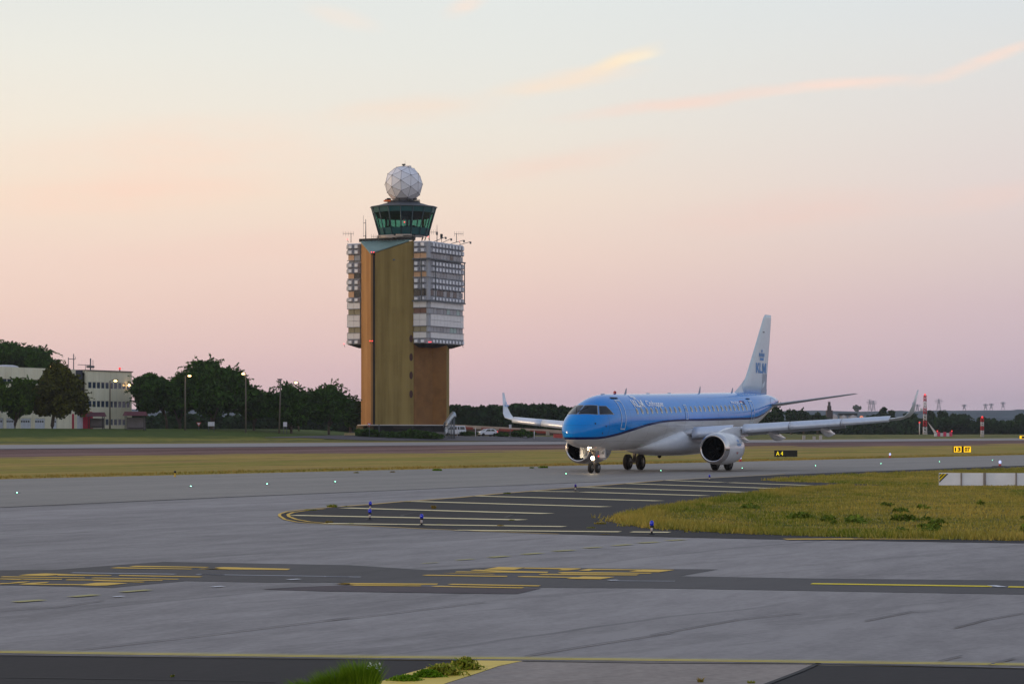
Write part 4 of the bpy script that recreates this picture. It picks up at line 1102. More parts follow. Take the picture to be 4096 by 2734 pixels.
BOLD = {'K': [[(0, 0), (.24, 0), (.24, 1), (0, 1)], [(.24, .42), (.62, 1), (.92, 1), (.40, .30)], [(.30, .50), (.68, 0), (1.0, 0), (.50, .66)]],
        'L': [[(0, 0), (.24, 0), (.24, 1), (0, 1)], [(.24, 0), (.80, 0), (.80, .2), (.24, .2)]],
        'M': [[(0, 0), (.22, 0), (.22, 1), (0, 1)], [(1.0, 0), (1.22, 0), (1.22, 1), (1.0, 1)], [(.22, 1), (.22, .62), (.55, .02), (.67, .02), (.67, .34), (.30, 1)], [(1.0, 1), (1.0, .62), (.67, .02), (.55, .02), (.55, .34), (.92, 1)]]}
def block_fit(w_, h_):
    '''the three bold capitals as plain polygons, fitted to a box'''
    x = 0; V = []; F = []
    for ch, adv in (('K', 1.06), ('L', .9), ('M', 1.22)):
        for p in BOLD[ch]:
            F.append(tuple(range(len(V), len(V) + len(p)))); V += [(x + a, b) for a, b in p]
        x += adv
    return [(a * w_ / x, b * h_) for a, b in V], F
# --- fuselage paint: two curves decide where white, navy and blue meet
FP = NT('fuselage_paint', .1)
FP.b.inputs['Coat Weight'].default_value = 0; FP.b.inputs['Coat Roughness'].default_value = .08; FP.b.inputs['Specular IOR Level'].default_value = .34
s3 = FP.n('ShaderNodeSeparateXYZ'); FP.l(FP.tc.outputs['Object'], s3.inputs[0])
def fcurve(pts):
    fc = FP.n('ShaderNodeFloatCurve'); cv = fc.mapping.curves[0]
    while len(cv.points) < len(pts): cv.points.new(.5, .5)
    for p, (x, z) in zip(cv.points, pts): p.location = ((x + 1) / 38, z / 6)
    fc.mapping.update(); fc.inputs['Factor'].default_value = 1
    FP.l(FP.rng(s3.outputs[0], -1, 37), fc.inputs['Value']); return FP.math('MULTIPLY', fc.outputs[0], 6)
low = fcurve([(-1, 1.98), (0, 1.98), (1.1, 2.0), (2.8, 2.15), (5.5, 2.49), (8.5, 2.85), (11.7, 3.05), (17.7, 3.13), (24, 3.22), (27.7, 3.3), (29.5, 3.5), (31.5, 3.85), (34, 4.3), (37, 4.7)])
upp = fcurve([(-1, 2.12), (0, 2.12), (1.1, 2.14), (2.8, 2.3), (5.5, 2.65), (8.5, 2.99), (11.7, 3.17), (17.7, 3.27), (24, 3.36), (27.7, 3.44), (29.5, 3.62), (31.5, 3.93), (34, 4.35), (37, 4.72)])
f1_ = FP.math('GREATER_THAN', s3.outputs[2], low); f2_ = FP.math('GREATER_THAN', s3.outputs[2], upp)
dirt_ = FP.noise(1.2, 4, (.4, 1, 2), src=FP.tc.outputs['Object'])
white = FP.mix(FP.rng(dirt_, .35, .7), lin((206, 206, 208)), lin((192, 190, 190)))
blue = FP.mix(FP.rng(dirt_, .35, .7), lin((0, 140, 228)), lin((0, 134, 222)))
blk = FP.math('GREATER_THAN', s3.outputs[0], 35.55)
seam = FP.math('MAXIMUM', FP.math('LESS_THAN', FP.math('FRACT', FP.math('DIVIDE', FP.math('ADD', s3.outputs[0], 1.15), 3.05)), .012), FP.math('LESS_THAN', FP.math('FRACT', FP.math('DIVIDE', s3.outputs[2], .93)), .018))
c = FP.mix(f1_, white, lin((8, 30, 92))); c = FP.mix(f2_, c, blue); c = FP.mix(blk, c, lin((150, 120, 96)))
c = FP.mix(FP.math('MULTIPLY', seam, .45), c, (.02, .03, .06))
FP.color(c); FP = FP.m
M_JW = mat('aircraft_white', (212, 214, 220), .25, var=.05, spec=.5, coat=.25)
M_JG = mat('aircraft_grey', (150, 156, 166), .35, var=.06)
M_JBLUE = mat('logo_blue', (6, 134, 206), .35, var=.03)
M_LWHITE = mat('lettering_white', (250, 252, 255), .4, var=.02)
M_OUT = mat('door_outline_silver', (196, 214, 232), .35)
M_COCK = mat('cockpit_glass', (14, 16, 22), .1, spec=.3, var=.3, scale=2)
M_CHROME = mat('polished_aluminium', (206, 204, 206), .16, 1.0, var=.04)
M_SLAT = mat('slat_aluminium', (214, 222, 238), .3, .3, var=.05)
M_TYRE = mat('tyre_rubber', (30, 29, 30), .85, var=.2)
M_RIM = mat('wheel_rim', (150, 148, 146), .4, .5)
M_GEAR = mat('gear_strut', (150, 140, 132), .45, .3)
M_BLACK = mat('engine_interior', (16, 17, 22), .5)
# --- skin
xs = sorted(set([round(v, 3) for v in list(np.linspace(-.5, 0, 7)) + list(np.linspace(0, 6, 25)) + list(np.linspace(6, 24, 37)) + list(np.linspace(24, 36.24, 30))]))
m_ = MB(); m_.loft([[fpt(x, 2 * math.pi * k / 48) for k in range(48)] for x in xs])
fuse = m_.build('fuselage', FP, jet)
def decal(vf, off, side=-1):
    """2-D (x, z) shapes wrapped onto the fuselage skin"""
    mb = MB()
    for pts, fs in vf: mb.add([fz(x, z, off, side) for x, z in pts], fs)
    return mb
def patch(x0, x1, z0, z1, n=3, slx=0, mz=8):
    """grid patch; slx leans the sides"""
    pts = []; fs = []
    for j in range(mz + 1):
        for i in range(n + 1):
            t = j / mz; pts.append((x0 + (x1 - x0) * i / n + slx * t, z0 + (z1 - z0) * t))
    for j in range(mz):
        for i in range(n): fs.append((j * (n + 1) + i, j * (n + 1) + i + 1, (j + 1) * (n + 1) + i + 1, (j + 1) * (n + 1) + i))
    return pts, fs
def outline(x0, x1, z0, z1, w=.05, slx=0):
    o = []
    o.append(patch(x0, x0 + w, z0, z1, 1, slx)); o.append(patch(x1 - w, x1, z0, z1, 1, slx))
    o.append(patch(x0, x1, z0, z0 + w, 4, 0, 1)); o.append(patch(x0 + slx, x1 + slx, z1 - w, z1, 4, 0, 1)); return o
for side in (-1, 1):
    d = decal([patch(3.4, 4.08, 2.56, 4.28, 3, .35)], .008, side).build('front_door', FP, fuse)
    decal(outline(3.4, 4.08, 2.56, 4.3, .07, .35), .02, side).build('door_outline', M_OUT, d)
    d = decal([patch(14.16, 14.6, 3.2, 4.12, 2, .12)], .008, side).build('overwing_exit', FP, fuse)
    decal(outline(14.16, 14.6, 3.2, 4.12, .05, .12), .02, side).build('door_outline', M_OUT, d)
    d = decal([patch(26.62, 27.3, 3.02, 4.5, 3, .25)], .008, side).build('rear_door', FP, fuse)
    decal(outline(26.62, 27.3, 3.02, 4.5, .06, .25), .02, side).build('door_outline', M_OUT, d)
    decal([patch(3.62, 4.46, 4.36, 4.44, 3, 0, 1), patch(26.8, 27.5, 4.6, 4.66, 3, 0, 1)], .03, side).build('door_hood', M_SOOT, fuse)
wx = [6.05 + .804 * i for i in range(10)] + [14.45] + [15.34 + .804 * i for i in range(14)]
M_CW = mat('cabin_window_surround', (222, 214, 190), .4)
M_CWG = mat('cabin_window_glass', (108, 112, 120), .2)
def oval(x, z, a, b, n=14):
    return [(x + a * math.cos(2 * math.pi * i / n), z + b * math.sin(2 * math.pi * i / n)) for i in range(n)], [tuple(range(n))]
for side in (-1, 1):
    for x in wx:
        s_ = .0196 * (x - 6)
        if x > 25.9: continue
        w_ = decal([oval(x + .12, 3.66 + s_, .15, .2)], .012, side).build('cabin_window', M_CW, fuse)
        decal([oval(x + .10, 3.68 + s_, .075, .12)], .022, side).build('window_glass', M_CWG, w_)
# cockpit windows: corners measured on the skin, bent to follow it
def quadpatch(c0, n=6):
    (a, b, c, d) = [Vector(q) for q in c0]; pts = []
    for j in range(n + 1):
        for i in range(n + 1):
            s_, t_ = i / n, j / n; pts.append(a.lerp(b, s_).lerp(d.lerp(c, s_), t_))
    return pts, [(j * (n + 1) + i, j * (n + 1) + i + 1, (j + 1) * (n + 1) + i + 1, (j + 1) * (n + 1) + i) for j in range(n) for i in range(n)]
def onskin(p, off):
    # project a point near the nose outwards from the section centre
    x, y, z = p; lo, hi = -.49, 6.0
    # march along the ray from an inner point to find the skin
    base = Vector((4.5, 0, 3.0)); dvec = (Vector(p) - base).normalized(); t = 0
    pt = base.copy()
    while t < 8:
        q = base + dvec * t
        if q.x < -.5: break
        tt, bb, ww, cc = fus(max(q.x, -.5)); h = (tt - cc) if q.z > cc else (cc - bb)
        if (q.y / ww) ** 2 + ((q.z - cc) / max(h, 1e-3)) ** 2 > 1: break
        pt = q; t += .01
    return pt + dvec * off
PANES = {'front': [(1.42, -.05, 3.95), (1.74, -.66, 3.95), (1.12, -.95, 3.44), (.40, -.05, 3.46)], 'side': [(1.80, -.76, 3.93), (2.32, -.98, 3.92), (2.62, -1.33, 3.45), (1.28, -1.02, 3.44)]}
for side in (1, -1):
    for nm in ('front', 'side'):
        cs = [Vector((x, y * side, z)) for x, y, z in PANES[nm]]; ct = sum(cs, Vector()) / 4
        for lab, k_, off, mm in (('cockpit_window_frame', 1.10, .012, M_JG), ('cockpit_window', 1.0, .03, M_COCK)):
            pts, fs = quadpatch([ct + (q - ct) * k_ for q in cs]); o = MB().add([onskin(q, off) for q in pts], fs, True).build(lab, mm, fuse)
MB().tube([onskin(Vector((1.0, .05, 3.52)), .05), onskin(Vector((1.35, -.32, 3.86)), .06)], .02, 4).build('wiper', M_SOOT, fuse)
MB().tube([onskin(Vector((1.0, .15, 3.52)), .05), onskin(Vector((1.35, .42, 3.86)), .06)], .02, 4).build('wiper', M_SOOT, fuse)
# lettering and crown
def crown(x0, x1, z0, z1):
    W_, H_ = x1 - x0, z1 - z0; L_ = []
    bx_ = lambda a, b, c, d: ([(x0 + a * W_, z0 + c * H_), (x0 + b * W_, z0 + c * H_), (x0 + b * W_, z0 + d * H_), (x0 + a * W_, z0 + d * H_)], [(0, 1, 2, 3)])
    L_.append(bx_(.18, .82, 0, .22))
    for cx in (.13, .37, .63, .87): L_.append(([(x0 + W_ * (cx + (.09) * math.cos(a) + (cx - .5) * .0), z0 + H_ * (.5 + .2 * math.sin(a))) for a in np.linspace(0, 2 * math.pi, 11)[:-1]], [tuple(range(10))]))
    for cx, b in ((.13, .24), (.37, .4), (.63, .6), (.87, .76)): L_.append(([(x0 + W_ * (b - .03), z0 + H_ * .2), (x0 + W_ * (b + .03), z0 + H_ * .2), (x0 + W_ * cx, z0 + H_ * .36)], [(0, 1, 2)]))
    L_.append(bx_(.45, .55, .7, 1.0)); L_.append(bx_(.38, .62, .8, .9)); return L_
def wtext(s_, x0, z0, w_, h_, mirror=False, **k):
    v, f_ = block_fit(w_, h_) if s_ == 'KLM' else text_fit(s_, w_, h_, **k)
    return [([(x0 + (w_ - x if mirror else x), z0 + y) for x, y in v], f_)]
for side in (-1, 1):
    mi = side > 0
    def mx(x0, x1): return (x0, x1)
    decal(wtext('KLM', 6.0, 3.89, 1.7, .42, mi, bold=.05), .036, side).build('lettering', M_LWHITE, fuse) if not mi else decal(wtext('KLM', 9.4, 3.89, 1.7, .42, mi, bold=.05), .036, side).build('lettering', M_LWHITE, fuse)
    decal(wtext('Cityhopper', 8.2, 3.97, 2.75, .33, mi, shear=.15, bold=.012), .036, side).build('lettering', M_LWHITE, fuse) if not mi else decal(wtext('Cityhopper', 6.4, 3.97, 2.75, .33, mi, shear=-.15, bold=.012), .036, side).build('lettering', M_LWHITE, fuse)
    decal(crown(6.62, 7.3, 4.36, 4.64) if not mi else crown(9.9, 10.5, 4.36, 4.64), .036, side).build('crown_emblem', M_LWHITE, fuse)
    decal(wtext('PH-EXS', 23.35, 4.25, 1.5, .18, mi, bold=.015), .03, side).build('registration', M_LWHITE, fuse)
    fl = decal([patch(25.1, 25.5, 4.23, 4.31, 2, 0, 1)], .018, side).build('flag', M_JBLUE, fuse)
    decal([patch(25.1, 25.5, 4.31, 4.39, 2, 0, 1)], .018, side).build('flag_white_band', M_LWHITE, fl)
    decal([patch(25.1, 25.5, 4.39, 4.47, 2, 0, 1)], .018, side).build('flag_red_band', mat('flag_red', (176, 40, 48), .5), fl)
    decal([patch(25.55, 25.95, 4.23, 4.47, 2, 0, 2)], .018, side).build('union_flag', mat('union_blue', (30, 60, 130), .5), fuse)
# small ports on the nose, antennas
for (x, z) in ((.55, 2.9), (1.5, 2.75), (1.2, 2.35)): decal([oval(x, z, .05, .05, 8)], .02).build('sensor', M_SOOT, fuse)
def top(x): return fus(x)[0]
for x, h in ((7.6, .34), (20.5, .42), (26.8, .3)):
    MB().add([(x, -.02, top(x) - .05), (x + .3, -.02, top(x) - .05), (x + .42, -.01, top(x) + h), (x + .3, -.01, top(x) + h), (x, .02, top(x) - .05), (x + .3, .02, top(x) - .05), (x + .42, .01, top(x) + h), (x + .3, .01, top(x) + h)], [(0, 1, 2, 3), (7, 6, 5, 4), (0, 3, 7, 4), (3, 2, 6, 7), (2, 1, 5, 6)]).build('blade_antenna', M_JG, fuse)
MB().ball((6.1, 0, top(6.1) + .07), .1, 6).build('anti_collision_light', mat('dark_red_glass', (170, 24, 30), .25), fuse)
for x in (4.2, 11.5, 15.2): MB().ball((x, 0, top(x)), .12, 6, (2.2, 1, .5)).build('antenna_blister', M_JW, fuse)
MB().ball((13.5, 0, fus(13.5)[1] - .55), .13, 6).build('belly_beacon', M_SOOT, fuse)
# --- wing-to-body fairing
m_ = MB(); rings = []
for x, hw, zt_, zb_ in ((8.8, .4, 1.6, 1.35), (9.8, .95, 1.85, 1.2), (11.0, 1.35, 2.15, 1.06), (12.4, 1.62, 2.45, .96), (13.8, 1.75, 2.68, .92), (16, 1.8, 2.72, .92), (18.5, 1.72, 2.6, .98), (20.2, 1.45, 2.35, 1.15), (21.8, .95, 2.0, 1.35), (22.8, .35, 1.75, 1.5)):
    cz_ = (zt_ + zb_) / 2; hh_ = (zt_ - zb_) / 2; r_ = []
    for k in range(28):
        a = 2 * math.pi * k / 28; ca, sa = math.cos(a), math.sin(a)
        r_.append((x, hw * math.copysign(abs(ca) ** .75, ca), cz_ + hh_ * math.copysign(abs(sa) ** .75, sa)))
    rings.append(r_)
m_.loft(rings); m_.build('wing_fairing', M_JW, jet)
# --- wings
def foil(n=11):
    xs_ = [.5 - .5 * math.cos(math.pi * i / (n - 1)) for i in range(n)]
    up_ = [(x, .6 * (.2969 * math.sqrt(x) - .126 * x - .3516 * x * x + .2843 * x ** 3 - .1036 * x ** 4) * 10 * .5) for x in xs_]
    return up_
def ring(xle, y, z, chord, tk, nz=(0, 1), twist=0, camb=.02):
    """airfoil ring at span station y; nz = direction of the thickness in the y-z plane"""
    U = foil(); pts = []
    def P(x, t): return (xle + x * chord * math.cos(twist), y + t * nz[0], z + t * nz[1] - x * chord * math.sin(twist))
    for x, t in reversed(U): pts.append(P(x, chord * (t * tk * 1.15 + camb * 4 * x * (1 - x))))
    for x, t in U[1:-1]: pts.append(P(x, chord * (-t * tk * .85 + camb * 4 * x * (1 - x))))
    return pts
WST = [(1.2, 13.75, 2.30, 5.4, .155), (1.9, 14.12, 2.36, 5.0, .15), (4.6, 15.52, 2.60, 3.75, .13), (7.5, 17.03, 2.82, 3.0, .115), (10.5, 18.6, 3.04, 2.3, .11), (13.2, 20.0, 3.25, 1.62, .105), (13.75, 20.35, 3.38, 1.45, .10), (14.0, 20.62, 3.66, 1.25, .095), (14.12, 20.9, 4.05, .76, .075), (14.36, 21.3, 5.06, .32, .07)]
def wingat(y):
    for a, b in zip(WST, WST[1:]):
        if y <= b[0]:
            t = (y - a[0]) / (b[0] - a[0]); return [a[i] + (b[i] - a[i]) * t for i in range(5)]
    return WST[-1]
def wing(sgn, label):
    w_ = MB(); rings = []
    for i, (y, x, z, ch, tk) in enumerate(WST):
        nz = (0, 1)
        if y > 13.5:
            k = {13.75: .45, 14.0: .8, 14.12: .97, 14.36: .99}[y]; nz = (-k * sgn, math.sqrt(1 - k * k))
        r_ = ring(x, y * sgn, z, ch, tk, nz, twist=.05 if y < 13.5 else 0, camb=.02 if y < 13.5 else 0)
        rings.append(r_)
    w_.loft(rings)
    o = w_.build('wing', mat('wing_upper_white', (214, 218, 226), .3, var=.06), jet)
    # slats: drooped plates in front of the leading edge
    for (ya, yb) in ((1.95, 4.15), (4.75, 7.3), (7.36, 10.2), (10.26, 12.95)):
        rs = []
        for q in range(5):
            y = ya + (yb - ya) * q / 4; _, x, z, ch, tk = wingat(y); h = .12 + ch * .052
            pts = [(x + .34, y * sgn, z + h * .95), (x + .12, y * sgn, z + h * .85), (x - .06, y * sgn, z + h * .35), (x - .14, y * sgn, z - h * .25), (x - .10, y * sgn, z - h * .85), (x + .02, y * sgn, z - h * .95), (x + .02, y * sgn, z - h * .2), (x + .2, y * sgn, z + h * .55)]
            rs.append(pts)
        MB().loft(rs).build('slat', M_SLAT, o)
    # flap track fairings
    for y, xa, xb, dz_ in ((3.4, 17.6, 20.6, .55), (5.75, 17.6, 21.0, .62), (8.75, 18.9, 22.0, .55)):
        _, x, z, ch, tk = wingat(y); rs = []
        for t in np.linspace(0, 1, 9):
            r_ = max(.03, math.sin(math.pi * min(1, t * 1.0) ** .8) * .2); zc2 = z - .22 - dz_ * .55 * math.sin(math.pi * .5 * t) * (1 - .0 * t) - .1
            rs.append([(xa + (xb - xa) * t, (y * sgn) + r_ * .8 * math.cos(a), zc2 + r_ * 1.5 * math.sin(a)) for a in np.linspace(0, 2 * math.pi, 11)[:-1]])
        MB().loft(rs).build('flap_track_fairing', M_JW, o)
    # flap
    rs = []
    for y in (1.9, 4.6, 9.8):
        _, x, z, ch, tk = wingat(y); rs.append([(x + ch * .9, y * sgn, z + .02), (x + ch * 1.0, y * sgn, z - .10), (x + ch * 1.16, y * sgn, z - .34), (x + ch * .94, y * sgn, z - .16)])
    MB().loft(rs).build('flap', M_JG, o)
    return o
wp = wing(-1, 'port'); ws_ = wing(1, 'starboard')
def side_decal(base, items, m, par, name):
    mb = MB()
    for pts, fs in items: mb.add([base(x, z) for x, z in pts], fs)
    return mb.build(name, m, par)
# winglet lettering on the inner face
for sgn, w_ in ((-1, wp), (1, ws_)):
    def base(x, z, s_=sgn):
        k = (z - 4.05) / 1.01; yy = 14.12 + (14.36 - 14.12) * k; return (x, s_ * (yy - .075), z)
    v, f_ = block_fit(.62, .16)
    xs2 = [(21.1 + (.62 - x if sgn < 0 else x), 4.12 + y) for x, y in v] if sgn > 0 else [(21.1 + (.62 - x), 4.12 + y) for x, y in v]
    side_decal(base, [(xs2, f_)] + crown(21.28, 21.55, 4.32, 4.48), M_JBLUE, w_, 'lettering')
    wl_ = MB().ball((21.2, sgn * 14.2, 3.62), .05, 5)
# --- engines
def engine(sgn):
    X, Y, Z = 10.95, 4.45 * sgn, 1.40
    e = MB().lathe([(.70, .28), (.71, .12), (.75, .03), (.80, -.0), (.86, .05), (.92, .2), (.955, .45)], 40, 'X', (X, Y, Z), caps=False).build('inlet_lip', M_CHROME, None)
    body = MB().lathe([(.955, .45), (.985, .9), (1.0, 1.5), (.985, 2.2), (.93, 2.9), (.84, 3.5), (.80, 3.5), (.80, 3.2)], 40, 'X', (X, Y, Z), caps=False).build('engine', M_JW, jet)
    e.parent = body
    MB().lathe([(.70, .28), (.69, .6), (.72, 1.0), (.72, 1.25), (.05, 1.3)], 32, 'X', (X, Y, Z), caps=False).build('inlet_duct', M_BLACK, body)
    MB().lathe([(.03, .78), (.12, .9), (.2, 1.1), (.22, 1.28)], 16, 'X', (X, Y, Z)).build('spinner', M_DARKM, body)
    f_ = MB()
    for i in range(24):
        a = 2 * math.pi * i / 24; c_, s_ = math.cos(a), math.sin(a); c2, s2 = math.cos(a + .18), math.sin(a + .18)
        f_.add([(X + 1.12, Y + .2 * c_, Z + .2 * s_), (X + 1.22, Y + .2 * c2, Z + .2 * s2), (X + 1.2, Y + .7 * c2, Z + .7 * s2), (X + 1.08, Y + .7 * c_, Z + .7 * s_)], [(0, 1, 2, 3)])
    f_.build('fan', mat('fan_blades', (52, 56, 64), .35, .6), body)
    MB().lathe([(.80, 3.2), (.62, 3.6), (.5, 4.3), (.42, 4.5), (.3, 4.5), (.05, 4.9)], 24, 'X', (X, Y, Z), caps=False).build('exhaust_cone', mat('exhaust_metal', (96, 88, 84), .4, .7), body)
    # pylon
    p_ = MB(); rs = []
    for x, zt_, zb_, w2 in ((11.9, 2.36, 2.25, .05), (12.6, 2.52, 2.2, .16), (14.0, 2.68, 2.2, .2), (15.6, 2.75, 2.1, .2), (17.2, 2.5, 2.15, .1)):
        rs.append([(x, Y - w2, zb_), (x, Y + w2, zb_), (x, Y + w2 * .8, zt_), (x, Y - w2 * .8, zt_)])
    p_.loft(rs, smooth=False); p_.build('pylon', M_JW, body)
    # lettering on the outer side
    v, f2 = block_fit(.62, .17)
    def base(x, z):
        k = z - Z; r_ = .99; return (x, Y + sgn * math.sqrt(max(.01, r_ * r_ - k * k)) + sgn * .012, z)
    pts = [(12.75 + (x if sgn < 0 else .62 - x), 1.55 + y) for x, y in v]
    side_decal(base, [(pts, f2)] + crown(12.9, 13.22, 1.8, 1.98), M_JBLUE, body, 'lettering')
    side_decal(base, [([(12.55, 1.08), (12.62, 1.08), (12.62, 1.2), (12.55, 1.2)], [(0, 1, 2, 3)]), ([(12.72, 1.06), (12.86, 1.06), (12.86, 1.2), (12.72, 1.2)], [(0, 1, 2, 3)])], mat('red_placard', (170, 50, 44), .5), body, 'placard')
    return body
engine(-1); engine(1)
# --- tail
def fin():
    st = [(4.95, 28.9, 5.3, .05), (5.6, 29.0, 5.2, .08), (6.17, 29.8, 4.46, .09), (7.5, 31.0, 3.55, .095), (9.0, 32.32, 2.58, .1), (10.35, 33.5, 1.68, .1), (10.57, 33.85, 1.3, .07)]
    rs = []
    for z, x, ch, tk in st:
        U = foil(); r_ = []
        for a, t in reversed(U): r_.append((x + a * ch, t * tk * ch, z))
        for a, t in U[1:-1]: r_.append((x + a * ch, -t * tk * ch, z))
        rs.append(r_)
    MFN = mat('fin_white', (206, 220, 230), .3, var=.05, coat=.2)
    f_ = MB().loft(rs).build('tail_fin', MFN, jet)
    # dorsal fillet
    d_ = MB(); d_.add([(27.4, 0, top(27.4) - .02), (29.9, .09, top(29) - .1), (29.9, -.09, top(29) - .1), (29.95, 0, 6.2), (28.6, 0, 5.55)], [(0, 1, 4), (1, 3, 4), (0, 4, 2), (2, 4, 3), (0, 2, 1)]); d_.build('dorsal_fillet', MFN, f_)
    def hw(x, z):
        for a, b in zip(st, st[1:]):
            if z <= b[0]:
                t = (z - a[0]) / (b[0] - a[0]); xx, ch, tk = [a[i] + (b[i] - a[i]) * t for i in (1, 2, 3)]
                c_ = min(.999, max(.001, (x - xx) / ch)); return .5 * 6 * (.2969 * math.sqrt(c_) - .126 * c_ - .3516 * c_ ** 2 + .2843 * c_ ** 3 - .1036 * c_ ** 4) * tk * ch * 1.0
        return .1
    for s_ in (-1, 1):
        def base(x, z, s_=s_): return (x, s_ * (hw(x, z) + .02), z)
        v, f2 = block_fit(2.35, .7)
        pts = [(31.6 + (x if s_ < 0 else 2.35 - x), 6.48 + y) for x, y in v]
        side_decal(base, [(pts, f2)], M_JBLUE, f_, 'lettering')
        side_decal(base, crown(32.25, 33.55, 7.36, 8.12), M_JBLUE, f_, 'crown_emblem')
        side_decal(base, [([(33.15, 9.3), (33.5, 9.3), (33.5, 9.36), (33.15, 9.36)], [(0, 1, 2, 3)])], M_SOOT, f_, 'navigation_light')
        # rudder panel
        side_decal(lambda x, z, s_=s_: (x, s_ * (hw(x, z) + .008), z), [([(32.9, 5.1), (34.0, 5.1), (34.25, 6.45), (33.1, 6.45)], [(0, 1, 2, 3)])], mat('rudder_grey', (150, 162, 178), .35), f_, 'rudder')
fin()
MTL = mat('tailplane_grey', (166, 172, 182), .35, var=.05)
for s_ in (-1, 1):
    rs = []
    for y, x, z, ch, tk in ((.4, 32.1, 4.2, 3.1, .11), (2.5, 33.15, 4.52, 2.4, .1), (5.6, 34.7, 4.99, 1.45, .09), (6.04, 35.1, 5.06, .95, .06)): rs.append(ring(x, y * s_, z, ch, tk, camb=0))
    MB().loft(rs).build('tailplane', MTL, jet)
    decal([oval(33.1, 4.28, 1.05, .5, 20)], .01, s_).build('tailplane_seal', mat('seal_plate_blue', (60, 116, 168), .35), fuse)
MB().lathe([(.2, 0), (.12, .35), (.03, .4)], 12, 'X', (36.0, 0, 4.52)).build('tail_cone', mat('burnt_metal', (150, 104, 84), .5, .4), fuse)
# --- landing gear
def wheel(x, y, r_, w_, par, name='wheel'):
    t = MB().lathe([(r_ * .55, -w_ / 2 * .8), (r_ * .8, -w_ / 2), (r_ * .95, -w_ / 2 * .75), (r_, -w_ / 4), (r_, w_ / 4), (r_ * .95, w_ / 2 * .75), (r_ * .8, w_ / 2), (r_ * .55, w_ / 2 * .8)], 28, 'Y', (x, y, r_)).build(name, M_TYRE, par)
    MB().lathe([(r_ * .55, -w_ * .42), (r_ * .4, -w_ * .34), (r_ * .2, -w_ * .40), (r_ * .2, w_ * .40), (r_ * .4, w_ * .34), (r_ * .55, w_ * .42)], 20, 'Y', (x, y, r_)).build('rim', M_RIM, t)
ng = MB().tube([(XN, 0, .33), (XN, 0, .95)], .055, 8).tube([(XN, 0, .9), (XN - .02, 0, 1.7)], .09, 8).tube([(XN - .02, 0, 1.0), (XN - .75, 0, 1.55)], .045, 6).tube([(XN, -.2, .31), (XN, .2, .31)], .05, 6).build('nose_gear', M_GEAR, jet)
wheel(XN, -.21, .31, .2, ng); wheel(XN, .21, .31, .2, ng)
for s_ in (1,):
    dr = MB().add([(XN - 1.1, s_ * .42, 1.48), (XN + .15, s_ * .42, 1.44), (XN + .1, s_ * .5, .86), (XN - .95, s_ * .5, .92), (XN - 1.1, s_ * .45, 1.48), (XN + .15, s_ * .45, 1.44), (XN + .1, s_ * .53, .86), (XN - .95, s_ * .53, .92)], [(0, 1, 2, 3), (7, 6, 5, 4), (0, 3, 7, 4), (1, 5, 6, 2), (2, 6, 7, 3), (0, 4, 5, 1)]).build('gear_door', M_JW, ng)
# number plate door facing forward
pl = MB().box(XN + .32, -.56, .9, XN + .36, -.2, 1.4).build('number_plate', M_LWHITE, ng)
v, f_ = text_fit('11-447', .29, .22); MB().add([(XN + .31, -.235 - x, 1.08 + y) for x, y in v][::1], f_).build('lettering', M_SOOT, pl)
MB().add([(XN + .38, -.62, .78), (XN + .38, -.18, .78), (XN + .42, -.18, 1.45), (XN + .42, -.62, 1.45)], [(0, 1, 2, 3)]).build('rear_gear_door', M_JG, ng)
M_HEAD = mat('landing_light_lens', (255, 236, 200), .3, emit=(255, 232, 186), estr=26)
hl = MB().lathe([(.10, 0), (.13, .05), (.09, .16)], 14, 'X', (XN - .22, 0, .88)).build('light_housing', M_DARKM, ng)
MB().lathe([(.115, -.012), (.10, -.035), (.02, -.045)], 14, 'X', (XN - .22, 0, .88)).build('taxi_light', M_HEAD, hl)
MB().lathe([(.075, -.012), (.06, -.03), (.02, -.035)], 12, 'X', (XN - .95, -.02, 1.42)).build('landing_light', mat('landing_light_small', (255, 226, 190), .3, emit=(255, 214, 160), estr=12), ng)
MB().ball((XN - .05, -.3, 1.0), .05, 6).build('steering_light', M_REDDIM, ng)
lp = bpy.data.lights.new('taxi_lamp', 'SPOT'); lp.energy = 22; lp.color = (1, .78, .5); lp.spot_size = rad(150); lp.shadow_soft_size = .12
lo = bpy.data.objects.new('taxi_lamp', lp); COL.objects.link(lo); lo.parent = jet; lo.location = (XN - .4, 0, .9)
lo.rotation_euler = (0, rad(80), 0)
lp2 = bpy.data.lights.new('gear_lamp', 'POINT'); lp2.energy = .5; lp2.color = (1, .7, .42); lp2.shadow_soft_size = .06
lo2 = bpy.data.objects.new('gear_lamp', lp2); COL.objects.link(lo2); lo2.parent = jet; lo2.location = (XN - .42, 0, 1.05)
XM = XN + 13.83
for s_ in (-1, 1):
    g_ = MB().tube([(XM, s_ * 2.97, .5), (XM, s_ * 2.85, 1.3)], .09, 8).tube([(XM, s_ * 2.85, 1.2), (XM - .1, s_ * 2.6, 2.2)], .15, 8).tube([(XM, s_ * 2.9, 1.2), (XM, s_ * 1.7, 1.9)], .07, 6).tube([(XM, s_ * 2.5, .5), (XM, s_ * 3.44, .5)], .09, 6).tube([(XM - .12, s_ * 2.97, .6), (XM - .3, s_ * 2.9, 1.3)], .05, 5).build('main_gear', M_GEAR, jet)
    wheel(XM, s_ * 2.53, .5, .38, g_); wheel(XM, s_ * 3.41, .5, .38, g_)
    MB().box(XM - .55, s_ * 3.0 - .03, 1.15, XM + .5, s_ * 3.0 + .03, 1.95).build('gear_door', M_JG, g_)

